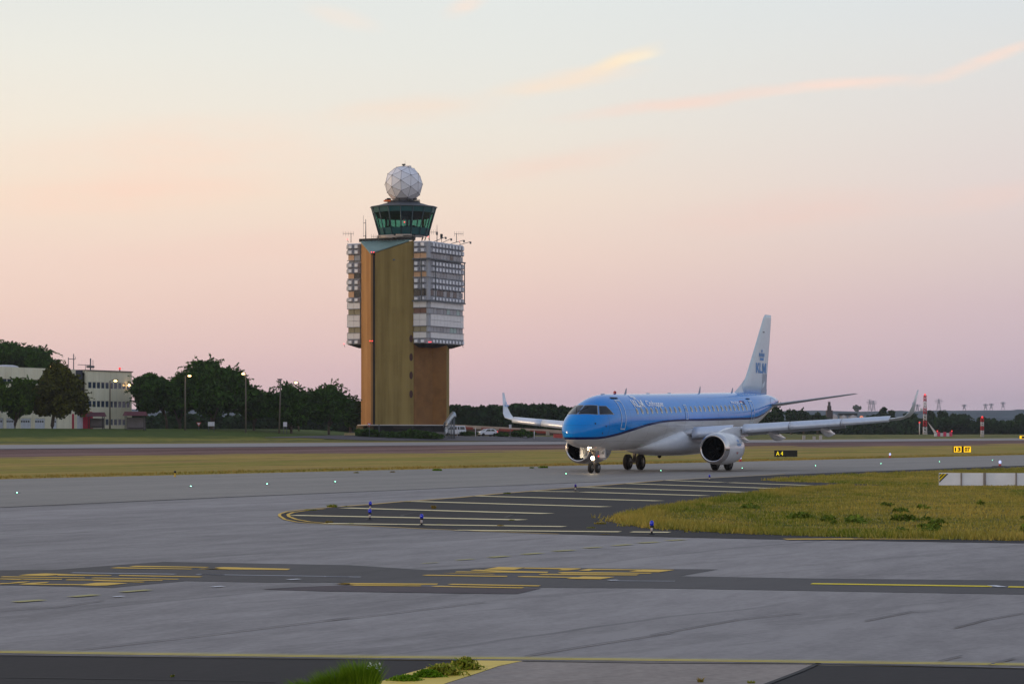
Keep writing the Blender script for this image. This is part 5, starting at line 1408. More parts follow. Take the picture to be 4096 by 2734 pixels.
# ================================================================ trees and grass
RNG = np.random.default_rng(7)
def leafmat(name, c, isl=.55, var=.35, scale=.25):
    m = mat(name, c, .9, var=var, scale=scale, spec=.08, island=isl); return m
M_LEAF = leafmat('dark_leaves', (58, 86, 32)); M_LEAFR = leafmat('reddish_leaves', (80, 82, 30)); M_LEAFL = leafmat('mid_leaves', (68, 92, 30))
M_BARK = mat('bark', (84, 74, 64), .95, var=.3)
def quads(P, D, Wd, ln, wd):
    """leaf quads at P along D with width direction Wd"""
    ln = np.asarray(ln)[:, None]; wd = np.asarray(wd)[:, None]
    V = np.stack([P - D * ln / 2 - Wd * wd / 2, P - D * ln / 2 + Wd * wd / 2, P + D * ln / 2 + Wd * wd / 2, P + D * ln / 2 - Wd * wd / 2], 1).reshape(-1, 3)
    F = np.arange(len(V)).reshape(-1, 4); return V, F
def unit(a): return a / (np.linalg.norm(a, axis=1, keepdims=True) + 1e-9)
def blob_leaves(C, R, per, size, droop=.25):
    P = []; N = len(C)
    idx = RNG.choice(N, size=per, p=(R[:, 0] ** 2) / np.sum(R[:, 0] ** 2))
    d = unit(RNG.normal(size=(per, 3))); rr_ = RNG.uniform(.35, 1.08, per) ** .6
    P = C[idx] + d * R[idx] * rr_[:, None]
    D = unit(RNG.normal(size=(per, 3)) + d * .5 + np.array([0, 0, -droop])); Wd = unit(np.cross(D, RNG.normal(size=(per, 3))))
    s = size * RNG.uniform(.55, 1.35, per)
    return quads(P, D, Wd, s * 1.5, s * .7)
def sprays(C, R, n, k, size, z0):
    idx = RNG.integers(0, len(C), n); d = RNG.normal(size=(n, 3)); d[:, 2] = np.abs(d[:, 2]) * .9 + .15; d = unit(d)
    P0 = C[idx] + d * R[idx] * .8; L_ = size * RNG.uniform(2.5, 8.5, (n, 1)); V = []; 
    t = np.linspace(0, 1, k)
    pts = P0[:, None, :] + d[:, None, :] * (L_[:, None, :] * t[None, :, None]) + np.array([0, 0, -1.0]) * (L_[:, None, :] * .45 * (t ** 2)[None, :, None])
    pts = (pts + RNG.normal(scale=size * .22, size=pts.shape)).reshape(-1, 3)
    D = unit(np.repeat(d, k, 0) + RNG.normal(scale=.5, size=(n * k, 3)) + np.array([0, 0, -.35])); Wd = unit(np.cross(D, RNG.normal(size=(n * k, 3))))
    s = size * RNG.uniform(.5, 1.1, n * k); return quads(pts, D, Wd, s * 1.6, s * .6)
def crown_blobs(cx, cz, rx, ry, rz, n, br=(.13, .34)):
    d = unit(RNG.normal(size=(n, 3))); d[:, 2] = np.where(d[:, 2] < -.55, -d[:, 2] * .6, d[:, 2])
    b = RNG.uniform(br[0], br[1], n)
    th_ = np.arctan2(d[:, 2], d[:, 0]); ph = RNG.uniform(0, 6.28, 3); rad_ = 1 + .12 * np.sin(3 * th_ + ph[0]) + .1 * np.sin(5 * th_ + ph[1]) + .08 * np.sin(9 * th_ + ph[2])
    C = np.stack([cx + d[:, 0] * rx * (1 - b) * rad_ * RNG.uniform(.8, 1.1, n), d[:, 1] * ry * (1 - b), cz + d[:, 2] * rz * (1 - b) * rad_ * RNG.uniform(.8, 1.08, n)], 1)
    R = np.stack([b * rx, b * ry, b * rz * 1.0], 1); k = max(4, n // 4)
    C2 = np.stack([cx + RNG.normal(scale=.25, size=k) * rx, RNG.normal(scale=.2, size=k) * ry, cz + RNG.normal(scale=.22, size=k) * rz], 1); R2 = np.tile([.42 * rx, .42 * ry, .42 * rz], (k, 1))
    return np.concatenate([C, C2]), np.concatenate([R, R2])
def tree(u, Y, vtop, vbase_crown, hw, label, m=None, n=11000, size=.42, name='tree', zb=None, blobs=40, spr=220, trunk_u=None, group=None, env=None, ry=None, tr=.28):
    """u, vtop, vbase_crown, hw: where the crown shows in the photograph; Y: its distance"""
    x = PX(trunk_u if trunk_u else u, Y); zb = max(T(x, Y), bankz(x, Y)) if zb is None else zb
    t = thing(name, label, 'tree', (x, Y, zb), 0, group)
    zt, zc0 = PZ(vtop, Y) - zb, max(.3, PZ(vbase_crown, Y) - zb); w = hw / FPX * Y; cx = PX(u, Y) - x
    C, R = crown_blobs(cx, (zt + zc0) / 2, w, ry or w * .9, (zt - zc0) / 2, blobs)
    if env:
        for (du, dv, r_) in env:
            C = np.concatenate([C, [[PX(u + du, Y) - x, 0, PZ(dv, Y) - zb]]]); q = r_ / FPX * Y; R = np.concatenate([R, [[q, q, q]]])
    V1, F1 = blob_leaves(C, R, n, size); V2, F2 = sprays(C, R, spr, 14, size * .8, 0)
    fast_mesh('crown', np.concatenate([V1, V2]), np.concatenate([F1, F2 + len(V1)]), m or M_LEAF, t)
    tb = MB().tube([(0, 0, -.4), (0, 0, zc0 * .7), (cx * .3, 0, zc0 + (zt - zc0) * .3), (cx * .7, 0, zc0 + (zt - zc0) * .75)], [tr, tr * .85, tr * .6, tr * .2], 8)
    for i in range(7):
        a = RNG.uniform(0, 6.28); h0 = zc0 * .8 + (zt - zc0) * RNG.uniform(0, .35); q = Vector((cx + math.cos(a) * w * .6, math.sin(a) * w * .6, h0 + (zt - zc0) * RNG.uniform(.2, .45)))
        tb.tube([(cx * .2, 0, h0), tuple(Vector((cx * .2, 0, h0)).lerp(q, .5) + Vector((0, 0, .3))), tuple(q)], [tr * .5, tr * .3, tr * .1], 5)
    tb.build('trunk', M_BARK, t)
    return t
GB, GR = 'trees around the white building', 'trees between the building and the tower'
tree(60, 560, 1362, 1500, 150, 'tall dark tree rising behind the roof of the white building', n=15000, size=.45, group=GB, blobs=40, tr=.5, spr=380)
tree(170, 545, 1424, 1500, 45, 'smaller dark tree at the right of the tall tree behind the roof', n=3500, size=.4, group=GB, blobs=16)
tree(-25, 428, 1520, 1680, 75, 'green tree cut by the left edge before the garage doors', M_LEAFL, n=9000, size=.36, group=GB, tr=.25)
tree(85, 430, 1508, 1690, 66, 'green tree in front of the white garage doors, thin dark trunk', M_LEAFL, n=12000, size=.36, group=GB, trunk_u=60, tr=.26)
tree(240, 432, 1458, 1698, 116, 'broad olive and reddish tree hiding the middle of the white building', M_LEAFR, n=22000, size=.36, group=GB, trunk_u=209, blobs=46, tr=.36, env=[(-10, 1480, 34), (70, 1600, 40)])
tree(605, 470, 1488, 1672, 92, 'dark tree with sky gaps just right of the white building', n=13000, size=.4, group=GR, trunk_u=667, blobs=30)
tree(850, 462, 1450, 1708, 158, 'largest dark tree behind the lamp posts, its twigs reaching highest', n=30000, size=.42, group=GR, blobs=60, tr=.5, spr=700, env=[(-60, 1490, 45), (0, 1475, 40), (60, 1520, 50)])
tree(720, 475, 1494, 1700, 80, 'dark tree merging into the left side of the largest tree', n=9000, size=.42, group=GR, blobs=24)
tree(1015, 468, 1548, 1712, 80, 'lower round tree on the right shoulder of the largest tree', n=11000, size=.4, group=GR, blobs=28, spr=320)
tree(1165, 470, 1538, 1722, 94, 'rounded drooping tree behind the leaning lamp post', n=15000, size=.4, group=GR, blobs=34, spr=480)
tree(1315, 472, 1535, 1724, 100, 'rounded drooping tree next to the left edge of the tower', n=16000, size=.4, group=GR, blobs=36, spr=520)
tree(1402, 495, 1610, 1715, 60, 'low dark tree touching the orange edge of the tower', n=8000, size=.4, group=GR, blobs=20)
# far woods: masses nobody could count
def wood(name, label, us, tops, bases, Y, depth, size, n, m, rough=10, seed=3):
    """line of crowns following a profile of photo pixels"""
    rg = np.random.default_rng(seed); C = []; R = []
    k = FPX / Y; span = us[-1] - us[0]
    cnt = int(span / (rough * 1.3))
    for i in range(cnt * 3):
        u = us[0] + span * rg.uniform(0, 1); tp_ = np.interp(u, us, tops) + rg.normal(0, rough * .18); bs = np.interp(u, us, bases)
        r = rough * rg.uniform(.7, 1.4); yy = Y + rg.uniform(-depth, depth); layer = rg.uniform(0, 1) ** 1.5
        v = tp_ + r + (bs - tp_ - r) * layer * .9
        C.append([PX(u, yy), yy, PZ(v, yy)]); q = r / FPX * yy; R.append([q * 1.3, q * 1.3, q])
    C = np.array(C); R = np.array(R); V, F = blob_leaves(C, R, n, size)
    # solid shade inside so that no sky shows through the far wood
    zs = []; us2 = np.linspace(us[0], us[-1], cnt * 2)
    vt = np.interp(us2, us, tops) + rough * 1.1 + rg.uniform(-1, 1, len(us2)) * rough * .5; vb = np.interp(us2, us, bases) + 8
    A_ = np.array([[PX(u, Y + depth * .4), Y + depth * .4, PZ(a, Y + depth * .4)] for u, a in zip(us2, vt)]); B2 = A_.copy(); B2[:, 2] = [PZ(b, Y) for b in vb]
    A3 = A_ + [0, depth, -.5]; B3 = B2 + [0, depth, 0]; n2 = len(us2); k0 = len(V)
    VV = np.concatenate([V, B2, A_, A3, B3]); FF = []
    for j in range(3):
        for i in range(n2 - 1): FF.append((k0 + j * n2 + i, k0 + j * n2 + i + 1, k0 + (j + 1) * n2 + i + 1, k0 + (j + 1) * n2 + i))
    o = fast_mesh(name, VV, np.concatenate([F, np.array(FF)]), m)
    return tag(o, label, 'woods', kind='stuff')
M_WOOD = leafmat('far_wood_leaves', (46, 68, 38), .5, .3, .08)
wood('woods', 'dark wood behind the tower and the left wing of the jet', [1380, 1600, 1797, 1900, 2040, 2120, 2200, 2290, 2450, 2700, 2950], [1630, 1622, 1619, 1622, 1618, 1614, 1614, 1626, 1632, 1640, 1645], [1712] * 11, 640, 14, .62, 46000, M_WOOD, 12)
wood('treeline', 'dark tree line behind the lamp posts, seen under the crowns', [480, 700, 1000, 1300, 1500], [1655, 1650, 1660, 1650, 1655], [1722] * 5, 600, 8, .6, 14000, M_WOOD, 11, 5)
wood('woods', 'low dark wood across the field on the right, under the hills', [3000, 3080, 3200, 3320, 3400, 3480, 3560, 3700, 3800, 3900, 4000, 4096, 4300], [1690, 1672, 1678, 1684, 1688, 1686, 1680, 1672, 1670, 1676, 1682, 1684, 1680], [1732] * 13, 930, 25, .85, 34000, M_WOOD, 11, 8)
DG = 'single crowns standing out of the wood on the right'
for u, vt, hw, Y, lab in ((3110, 1626, 26, 800, 'dark round crown just right of the jet tail cone'), (3165, 1636, 26, 830, 'round crown second from the jet tail'), (3060, 1640, 34, 780, 'bushy tree partly behind the tailplane'), (3215, 1640, 36, 900, 'pair-like wide crown left of the silos'), (3270, 1648, 30, 900, 'crown touching the left silo'),
        (3547, 1627, 42, 1000, 'largest domed crown on the right, left of the raised winglet'), (3480, 1655, 24, 960, 'low crown between the orange ball and the domed crown'), (3640, 1650, 34, 980, 'crown behind the upturned winglet'), (3720, 1642, 28, 1000, 'round crown beside the red and white mast'), (3772, 1640, 26, 1010, 'second round crown right of the red and white mast'), (3840, 1644, 46, 1010, 'wide crown left of the small striped mast'),
        (3930, 1664, 34, 1000, 'low crown behind the small striped mast'), (4085, 1650, 26, 1000, 'crown at the right edge of the picture')):
    tree(u, Y, vt, 1722, hw, lab, M_WOOD, n=2600, size=.75, blobs=18, spr=4, group=DG, zb=2.1, tr=.4)
# shrubs near the tower
def shrub(u, Y, vt, vb, hw, label, n=1500, m=None, size=.22, group='shrubs beside the road', cat='shrub'):
    x = PX(u, Y); zb = T(x, Y); t = thing('shrub', label, cat, (x, Y, zb), 0, group); w = hw / FPX * Y; zt = PZ(vt, Y) - zb
    C, R = crown_blobs(0, zt * .5, w, w * .7, zt * .5, 14, (.25, .4)); V, F = blob_leaves(C, R, n, size, 0); V[:, 2] = np.maximum(V[:, 2], -.05)
    fast_mesh('foliage', V, F, m or M_LEAF, t); MB().tube([(0, 0, -.2), (0, 0, zt * .5)], [.06, .03], 5).build('stem', M_BARK, t)
for a in ((1968, 512, 1712, 1740, 22, 'dark round shrub directly behind the white hatchback'), (2010, 505, 1727, 1752, 30, 'low shrub left of the two narrow signs'), (2080, 505, 1712, 1755, 34, 'taller shrub right of the two narrow signs'), (2110, 500, 1722, 1752, 38, 'broad shrub under the middle of the left wing'), (2060, 508, 1730, 1752, 24, 'small shrub between signs and the taller shrub'),
          (1880, 500, 1722, 1738, 40, 'wide low shrub between the van and the hatchback')):
    shrub(*a)

wood('undergrowth', 'dark green undergrowth along the foot of the tower behind the road', [1420, 1470, 1540, 1600, 1650, 1700, 1730, 1750, 1770], [1716, 1712, 1723, 1726, 1716, 1724, 1728, 1732, 1736], [1746] * 9, 464, 3, .22, 9000, M_LEAF, 5, 9)
# grass: blades rooted on the lawns
def blades(name, label, poly, n, h, w, mats, dens=None, zfun=None, lean=.35, seed=1):
    """blades of grass scattered in a polygon of ground points"""
    rg = np.random.default_rng(seed); P = np.array(poly); lo, hi = P.min(0), P.max(0); out = []
    def inside_(Q):
        c = np.zeros(len(Q), bool); j = len(P) - 1
        for i in range(len(P)):
            xi, yi = P[i]; xj, yj = P[j]
            cond = ((yi > Q[:, 1]) != (yj > Q[:, 1])) & (Q[:, 0] < (xj - xi) * (Q[:, 1] - yi) / (yj - yi + 1e-12) + xi); c ^= cond; j = i
        return c
    while sum(len(o) for o in out) < n:
        Q = rg.uniform(lo, hi, (n * 2, 2)); Q = Q[inside_(Q)]
        Q = Q[rg.uniform(0, 1, len(Q)) < np.minimum(1, (70 / Q[:, 1]) ** .5)] if dens else Q
        out.append(Q)
    Q = np.concatenate(out)[:n]; N = len(Q)
    cl = np.sin(Q[:, 0] * .9 + np.sin(Q[:, 1] * .7) * 2) * np.sin(Q[:, 1] * .45 + 1.3 * np.sin(Q[:, 0] * .5)); hh_ = h * rg.uniform(.45, 1.25, N) * (1 + .35 * cl)
    a = rg.uniform(0, 6.28, N); ln = hh_ * rg.uniform(.1, lean * 2, N); b = rg.uniform(0, 6.28, N)
    z = np.zeros(N) + .01 if zfun is None else np.array([zfun(x, y) for x, y in Q])
    base = np.column_stack([Q, z]); wd = np.column_stack([np.cos(a), np.sin(a), np.zeros(N)]) * w * rg.uniform(.6, 1.4, N)[:, None] / 2
    tip = base + np.column_stack([np.cos(b) * ln, np.sin(b) * ln, hh_])
    V = np.stack([base - wd, base + wd, tip], 1).reshape(-1, 3); F = np.arange(len(V)).reshape(-1, 3)
    return tag(fast_mesh(name, V, F, mats), label, 'grass', kind='stuff')
def grassmat(name, ca, cb, cc):
    g = NT(name, .95); a = g.noise(.1, 6, (1, .4, 1), rough=.68); b = g.noise(.8, 4, (1, .6, 1))
    gi = g.g.outputs['Random Per Island']
    c = g.mix(g.rng(g.math('ADD', a, g.math('MULTIPLY', b, .45)), .60, .84), lin(ca), lin(cb)); c = g.mix(g.rng(gi, .6, 1, 0, .8), c, lin(cc))
    g.color(c); return g.m
M_GRS = grassmat('lawn_blades', (96, 116, 28), (178, 156, 76), (190, 176, 96))
M_GRD = grassmat('dry_blades', (122, 118, 42), (160, 134, 66), (186, 158, 92))
lawn_low = [(2450, 2070), (2468, 2093), (2515, 2101), (2656, 2115), (2843, 2129), (2983, 2132), (3100, 2138), (3233, 2142), (3467, 2150), (4096, 2161), (4900, 2172)]
lawn_up = [(5000, 1846), (4096, 1872), (3900, 1878), (3747, 1884), (3513, 1892), (3300, 1902), (3140, 1912), (3070, 1921), (3140, 1926), (3327, 1931), (3467, 1937), (3560, 1941), (3420, 1945), (3280, 1957), (3140, 1976), (3000, 1996), (2890, 2004), (2702, 2026), (2539, 2050), (2475, 2062)]
lawn = lawn_low + lawn_up
ls = NT('lawn_soil', 1.0)
f = ls.noise(.3, 5, (1, 1.6, 1)); f2 = ls.noise(4, 4)
ls.color(ls.mix(ls.rng(ls.math('ADD', f, ls.math('MULTIPLY', f2, .4)), .55, .9), lin((66, 84, 26)), lin((146, 124, 66)))); ls.bump(f2, .8, .1)
sheet('lawn', lawn, ls.m, .016)
LP = [G(*p) for p in lawn]
blades('grass', 'rough green and straw grass of the lawn beside the hatched shoulder', LP, 190000, .072, .035, M_GRS, dens=True, seed=2)
edge = [G(*p) for p in ((2452, 2072), (2560, 2112), (3000, 2138), (3500, 2154), (4096, 2164), (4096, 2150), (3500, 2138), (3000, 2120), (2560, 2080), (2900, 2010), (3150, 1984), (3300, 1960), (3420, 1946), (3400, 1938), (3100, 1962), (2850, 1996), (2600, 2034))]
blades('tall_grass', 'taller seeding grass along the rim of the lawn', edge, 22000, .15, .028, M_GRS, seed=5)
# darker broad-leaved clumps, pale seed heads and a ragged fringe
rg = np.random.default_rng(31); P_ = np.array(LP); C = []; R = []
while len(C) < 26:
    u, v = rg.uniform(2480, 4300), rg.uniform(1985, 2150)
    if v < np.interp(u, [2480, 2800, 3100, 3400, 4300], [2062, 2020, 1996, 1975, 1960]) or v > np.interp(u, [2480, 2660, 3100, 4096, 4300], [2090, 2108, 2132, 2154, 2156]): continue
    if rg.uniform() > .25 + .75 * (v - 1985) / 165: continue
    x, y = G(u, v); q = rg.uniform(.1, .34); C.append([x, y, .04]); R.append([q, q * 1.4, rg.uniform(.07, .17)])
V, F = blob_leaves(np.array(C), np.array(R), 2600, .07, 0); V[:, 2] = np.maximum(V[:, 2], .012)
tag(fast_mesh('lawn_weeds', V, F, leafmat('weed_leaves', (98, 114, 40), .4)), 'darker green low weeds scattered through the lawn', 'weeds', kind='stuff')
fr = []
for (a, b) in zip(lawn, lawn[1:] + lawn[:1]):
    if min(a[0], b[0]) > 4400: continue
    pa, pb = Vector(G(*a)), Vector(G(*b)); L3 = (pb - pa).length
    for i in range(int(L3 * 2.2)):
        p = pa.lerp(pb, rg.uniform()) + Vector((rg.normal(0, .14), rg.normal(0, .3))); fr += [(p.x + rg.normal(0, .1), p.y + rg.normal(0, .14)) for _ in range(rg.integers(4, 26))]
Q = np.array(fr); N = len(Q); a = rg.uniform(0, 6.28, N); hgt = rg.uniform(.04, .17, N); wd = np.column_stack([np.cos(a), np.sin(a), np.zeros(N)]) * .016; base = np.column_stack([Q, np.full(N, .012)]); tip = base + np.column_stack([rg.normal(0, .05, N), rg.normal(0, .05, N), hgt])
tag(fast_mesh('fringe_grass', np.stack([base - wd, base + wd, tip], 1).reshape(-1, 3), np.arange(N * 3).reshape(-1, 3), M_GRS), 'ragged tufts creeping from the lawn onto the dark asphalt', 'grass', kind='stuff')
# dry verge beyond the taxiway and the tufts at its rim
vg = [sd2(-30, .3), sd2(330, .3), sd2(330, 5), sd2(-30, 5)]
blades('dry_grass', 'dry straw-coloured grass along the far edge of the taxiway', vg, 26000, .12, .05, M_GRD, seed=6)
# weeds growing out of joints
def weed(u, v, hw, hpx, label, n=260, m=None, name='weed', w=.02, lean=.5, seed=1, flowers=0, group='weeds in the pavement joints'):
    X, Y = G(u, v); rg = np.random.default_rng(seed); t = thing(name, label, 'weed', (X, Y, 0), 0, group); R_ = hw / FPX * Y; H_ = hpx / FPX * Y
    V = []; F = []
    for i in range(n):
        a = rg.uniform(0, 6.28); q = R_ * .75 * rg.uniform(0, 1) ** .7; b = np.array([q * math.cos(a), q * math.sin(a) * .6, 0]); h = H_ * rg.uniform(.35, 1.0) * (1 - .4 * (q / R_) ** 2)
        d = np.array([math.cos(a) * rg.uniform(0, lean), math.sin(a) * rg.uniform(0, lean), 1.0]); s = np.array([-math.sin(a + rg.normal()), math.cos(a + rg.normal()), 0]) * w / 2
        p1 = b + d * h * .5; p2 = b + d * h * .85 + np.array([math.cos(a), math.sin(a), 0]) * h * lean * .4; k = len(V)
        V += [b - s, b + s, p1 - s * .8, p1 + s * .8, p2]; F += [(k, k + 1, k + 3, k + 2), (k + 2, k + 3, k + 4, k + 4)]
    Q = [f for f in F]
    V2 = []; F2 = []
    me = bpy.data.meshes.new('blades'); me.from_pydata([tuple(v) for v in V], [], [tuple(dict.fromkeys(f)) for f in F]); me.update(); link('blades', me, m or M_GRS, t)
    if flowers:
        mb = MB()
        for i in range(flowers):
            x, y, z = R_ * rg.uniform(.6, .95), rg.uniform(-.05, .05), H_ * rg.uniform(.42, .62); mb.ball((x, y, z), .007, 4); mb.tube([(x * .8, y, 0), (x, y, z)], .0015, 3)
        mb.build('blossoms', M_LWHITE, t)
    return t
M_WG = grassmat('fresh_green_blades', (70, 108, 12), (112, 148, 26), (150, 176, 54)); M_WY = grassmat('yellow_green_leaves', (96, 116, 26), (160, 160, 60), (206, 190, 100))
weed(1440, 2775, 95, 185, 'large bright green grass clump at the bottom edge with small white blossoms', 2400, M_WG, 'grass_clump', .006, .38, 3, 0)
weed(1350, 2775, 110, 140, 'middle green grass clump leaning against the large one on its left', 1900, M_WG, 'grass_clump', .006, .5, 8)
weed(1240, 2775, 110, 88, 'low green grass spreading left of the taller clumps', 1000, M_WG, 'grass_clump', .006, .7, 4)
X, Y = G(1490, 2775); t = thing('flowering_weed', 'thin stalks with tiny white blossoms at the right of the large grass clump', 'flower', (X, Y, 0), 0, 'weeds in the pavement joints'); rg = np.random.default_rng(77); st_ = MB(); bl_ = MB(); k_ = Y / FPX
for i in range(13):
    x, z = rg.uniform(-22, 28) * k_, rg.uniform(96, 128) * k_ - abs(i % 4) * 1.5 * k_; x += (z / k_ - 100) * .25 * k_
    st_.tube([(x * .3, rg.uniform(-.04, .04), 0), (x * .8, 0, z * .7), (x, 0, z)], .0012, 3)
    for q in range(3): bl_.ball((x + rg.normal(0, .008), rg.normal(0, .008), z + rg.normal(0, .006)), .005, 4)
st_.build('stems', M_WG, t); bl_.build('blossoms', M_LWHITE, t)
def leafy(u, v, hw, hpx, label, n, seed, m):
    X, Y = G(u, v); t = thing('leafy_weed', label, 'weed', (X, Y, 0), 0, 'weeds on the yellow band'); R_ = hw / FPX * Y; H_ = hpx / FPX * Y; rg = np.random.default_rng(seed)
    P = np.column_stack([rg.normal(0, .42, n) * R_, rg.normal(0, .25, n) * R_, np.zeros(n)]); P[:, 2] = H_ * rg.uniform(.05, 1, n) * np.exp(-(P[:, 0] / R_) ** 2 * .8)
    D = unit(rg.normal(size=(n, 3)) + np.array([0, 0, .8])); Wd = unit(np.cross(D, rg.normal(size=(n, 3)))); V, F = quads(P, D, Wd, rg.uniform(.03, .06, n), rg.uniform(.008, .016, n)); V[:, 2] = np.maximum(V[:, 2], 0)
    fast_mesh('leaves', V, F, m, t); mb = MB()
    for i in range(14): mb.tube([(rg.normal(0, .3) * R_, 0, 0), (rg.normal(0, .45) * R_, 0, H_ * rg.uniform(.6, 1.1))], .0025, 4)
    mb.build('stems', M_WG, t)
leafy(1862, 2678, 62, 50, 'yellow-green leafy weed at the right end of the row on the yellow band', 700, 1, M_WY)
leafy(1772, 2700, 84, 46, 'mixed leafy weed in the middle of the row on the yellow band', 650, 2, M_WY)
leafy(1710, 2708, 56, 30, 'darker leafy weed left of the middle one on the yellow band', 900, 3, M_WG)
leafy(1620, 2722, 60, 20, 'creeping weed at the left end of the yellow band', 700, 4, M_WG)
for i, (u, v, hw, h, lab) in enumerate(((1328, 2028, 26, 19, 'rusty brown weed tuft on the upper edge of the hatched shoulder tip'), (1240, 2041, 34, 9, 'low weeds along the upper left edge of the shoulder'), (1316, 2091, 22, 14, 'dry tuft left of the lowest hatching bars'), (1385, 2025, 20, 5, 'flat weed patch right of the rusty tuft'), (1632, 2007, 22, 5, 'flat weeds at the start of the third hatching bar'), (1735, 2034, 8, 20, 'single upright weed between hatching bars'),
        (1400, 2095, 24, 6, 'flat dark weeds on the second lowest bar'), (1760, 2097, 14, 6, 'small weed on the lowest bar near its middle'), (2002, 2104, 20, 10, 'weed on the lower bar right of its middle'), (2045, 2081, 16, 8, 'weed at the right end of a short bar'), (2400, 2096, 30, 16, 'dry weed patch left of the lawn tip'), (2420, 2138, 26, 6, 'green weed on the lower shoulder edge'), (2365, 2112, 24, 9, 'pale weed patch on the dark shoulder'), (2030, 1974, 20, 10, 'weed on the shoulder edge before the nose wheel'),
        (2172, 1871, 26, 14, 'green bush at the field edge left of the nose wheel'), (2127, 1872, 12, 8, 'dark tuft at the field edge left of the green bush'), (1425, 1891, 14, 7, 'dark tuft on the far taxiway edge left of the tower'), (1570, 1888, 14, 7, 'dark tuft on the far taxiway edge below the tower'), (690, 2705, 10, 14, 'tiny straw weed on the dark foreground asphalt'), (3240, 2656, 40, 8, 'moss patch at the corner of the coarse tarmac'), (2802, 2728, 14, 34, 'thin stalk at the bottom edge on the coarse tarmac'), (3005, 2732, 20, 20, 'small dry weed at the bottom edge right of the thin stalk'))):
    X, Y = G(u, v); weed(u, v, hw, h, lab, 160 if Y > 60 else 60, (M_WY, M_GRS, M_GRD)[i % 3] if i not in (14, 15) else M_WG, 'weed_tuft', .004 + Y * .00026, .6, 20 + i)
weed(1749, 1882, 24, 13, 'green bush at the field edge straight below the parked van', 260, M_WG, 'weed_tuft', .05, .6, 60)

# ================================================================ signs, lights, vehicles, far structures
M_SIGNB = mat('sign_black', (18, 18, 20), .5)
M_SIGNY = mat('lit_yellow_sign_face', (255, 206, 20), .4, emit=(255, 196, 10), estr=1.0)
M_LETY = mat('lit_yellow_letters', (255, 230, 20), .4, emit=(255, 226, 24), estr=.9)
def signbox(u0, u1, vt, vb, label, faces, name='taxiway_sign', group=None, legs=True):
    """faces: list of (fraction0, fraction1, material, text, text material)"""
    um = (u0 + u1) / 2; X, Y = GT(um, vb + 2); z0 = T(X, Y); w = (u1 - u0) / FPX * Y; h = (vb - vt) / FPX * Y; zz = PZ(vb, Y) - z0
    t = thing(name, label, 'sign', (X, Y, z0), 0, group)
    MB().box(-w / 2, 0, zz, w / 2, .25, zz + h).build('housing', M_SIGNB, t)
    for q in (-w * .35, 0, w * .35): MB().tube([(q, .12, -.05), (q, .12, zz + .02)], .04, 6).build('leg', M_STEEL, t)
    for a, b, m, s_, tm in faces:
        x0, x1 = -w / 2 + w * a, -w / 2 + w * b
        f_ = MB().box(x0, -.03, zz + h * .03, x1, .01, zz + h * .97).build('face', m, t)
        if s_:
            tw, th_ = (x1 - x0) * .78, h * .62
            v, fs = text_fit(s_, tw, th_, bold=.05); MB().add([(x0 + (x1 - x0) * .11 + x, -.036, zz + h * .19 + y) for x, y in v], fs).build('lettering', tm, f_)
    return t
signbox(3097.5, 3189.5, 1800, 1825.5, 'long black sign with yellow A4 at its left end, beyond the jet engine', [(.02, .98, M_SIGNB, None, None)])
sg = bpy.data.objects['taxiway_sign']
hs_ = (1825.5 - 1800); X, Y = GT(3143.5, 1827.5); w = 92 / FPX * Y; h = 25.5 / FPX * Y; z0 = PZ(1825.5, Y) - T(X, Y)
v, fs = text_fit('A 4', w * .30, h * .66, bold=.0); MB().add([(-w / 2 + w * .075 + x, -.036, z0 + h * .2 + y) for x, y in v], fs).build('lettering', M_LETY, sg)
signbox(3812, 3884, 1783.5, 1808, 'pair of glowing yellow sign panels with dark numbers and black gap between', [(.05, .47, M_SIGNY, '13', M_SIGNB), (.60, .99, M_SIGNY, '07', M_SIGNB)], group='yellow signs in the field')
signbox(4077, 4150, 1741, 1754, 'distant glowing yellow sign cut by the right edge', [(.02, .98, M_SIGNY, '11', M_SIGNB)], group='yellow signs in the field')
# white low barrier on the right
xa, ya = G(3753.6, 1943); xb_, yb_ = G(4700, 1947); L_ = math.hypot(xb_ - xa, yb_ - ya); bar = thing('panel_fence', 'low white panel fence with a black and yellow striped end on the lawn', 'fence', (xa, ya, .015), math.atan2(yb_ - ya, xb_ - xa))
s_ = FPX / ya; hB = 52 / s_; ps = [0, 90.5 / s_, 182 / s_, 305.5 / s_, 395 / s_, 500 / s_, 640 / s_, 780 / s_, L_]
M_BAR = mat('white_barrier_panel', (242, 242, 250), .5, var=.07, scale=1.2)
for i, (a, b) in enumerate(zip(ps, ps[1:])):
    MB().box(a + .02, 0, .02, b - .02, .05, hB).build('panel', M_BAR, bar)
for i, a in enumerate(ps[1:-1]): MB().box(a - (.035 if i % 2 == 0 else .06), -.05, -.02, a + (.035 if i % 2 == 0 else .06), .12, hB + .005).build('post', mat('weathered_post', (140, 132, 130), .8), bar)
w_ = .40
hz_ = MB().box(.04, -.012, hB - .44, .04 + w_ * .0 + .02, -.002, hB - .03)
st = MB(); sk = MB()
for i, (c0, m_) in enumerate(((0.02, sk), (.10, st), (.17, sk), (.25, st), (.33, sk))):
    d0, d1 = c0, c0 + .075
    # diagonal stripes running down to the left inside a triangle
    m_.add([(.04, -.012, hB - .04 - d0), (.04, -.012, hB - .04 - d1), (.04 + d1, -.012, hB - .04), (.04 + d0, -.012, hB - .04)], [(0, 1, 2, 3)])
sk.build('black_stripes', M_SIGNB, bar); st.build('yellow_stripes', M_YELB, bar)
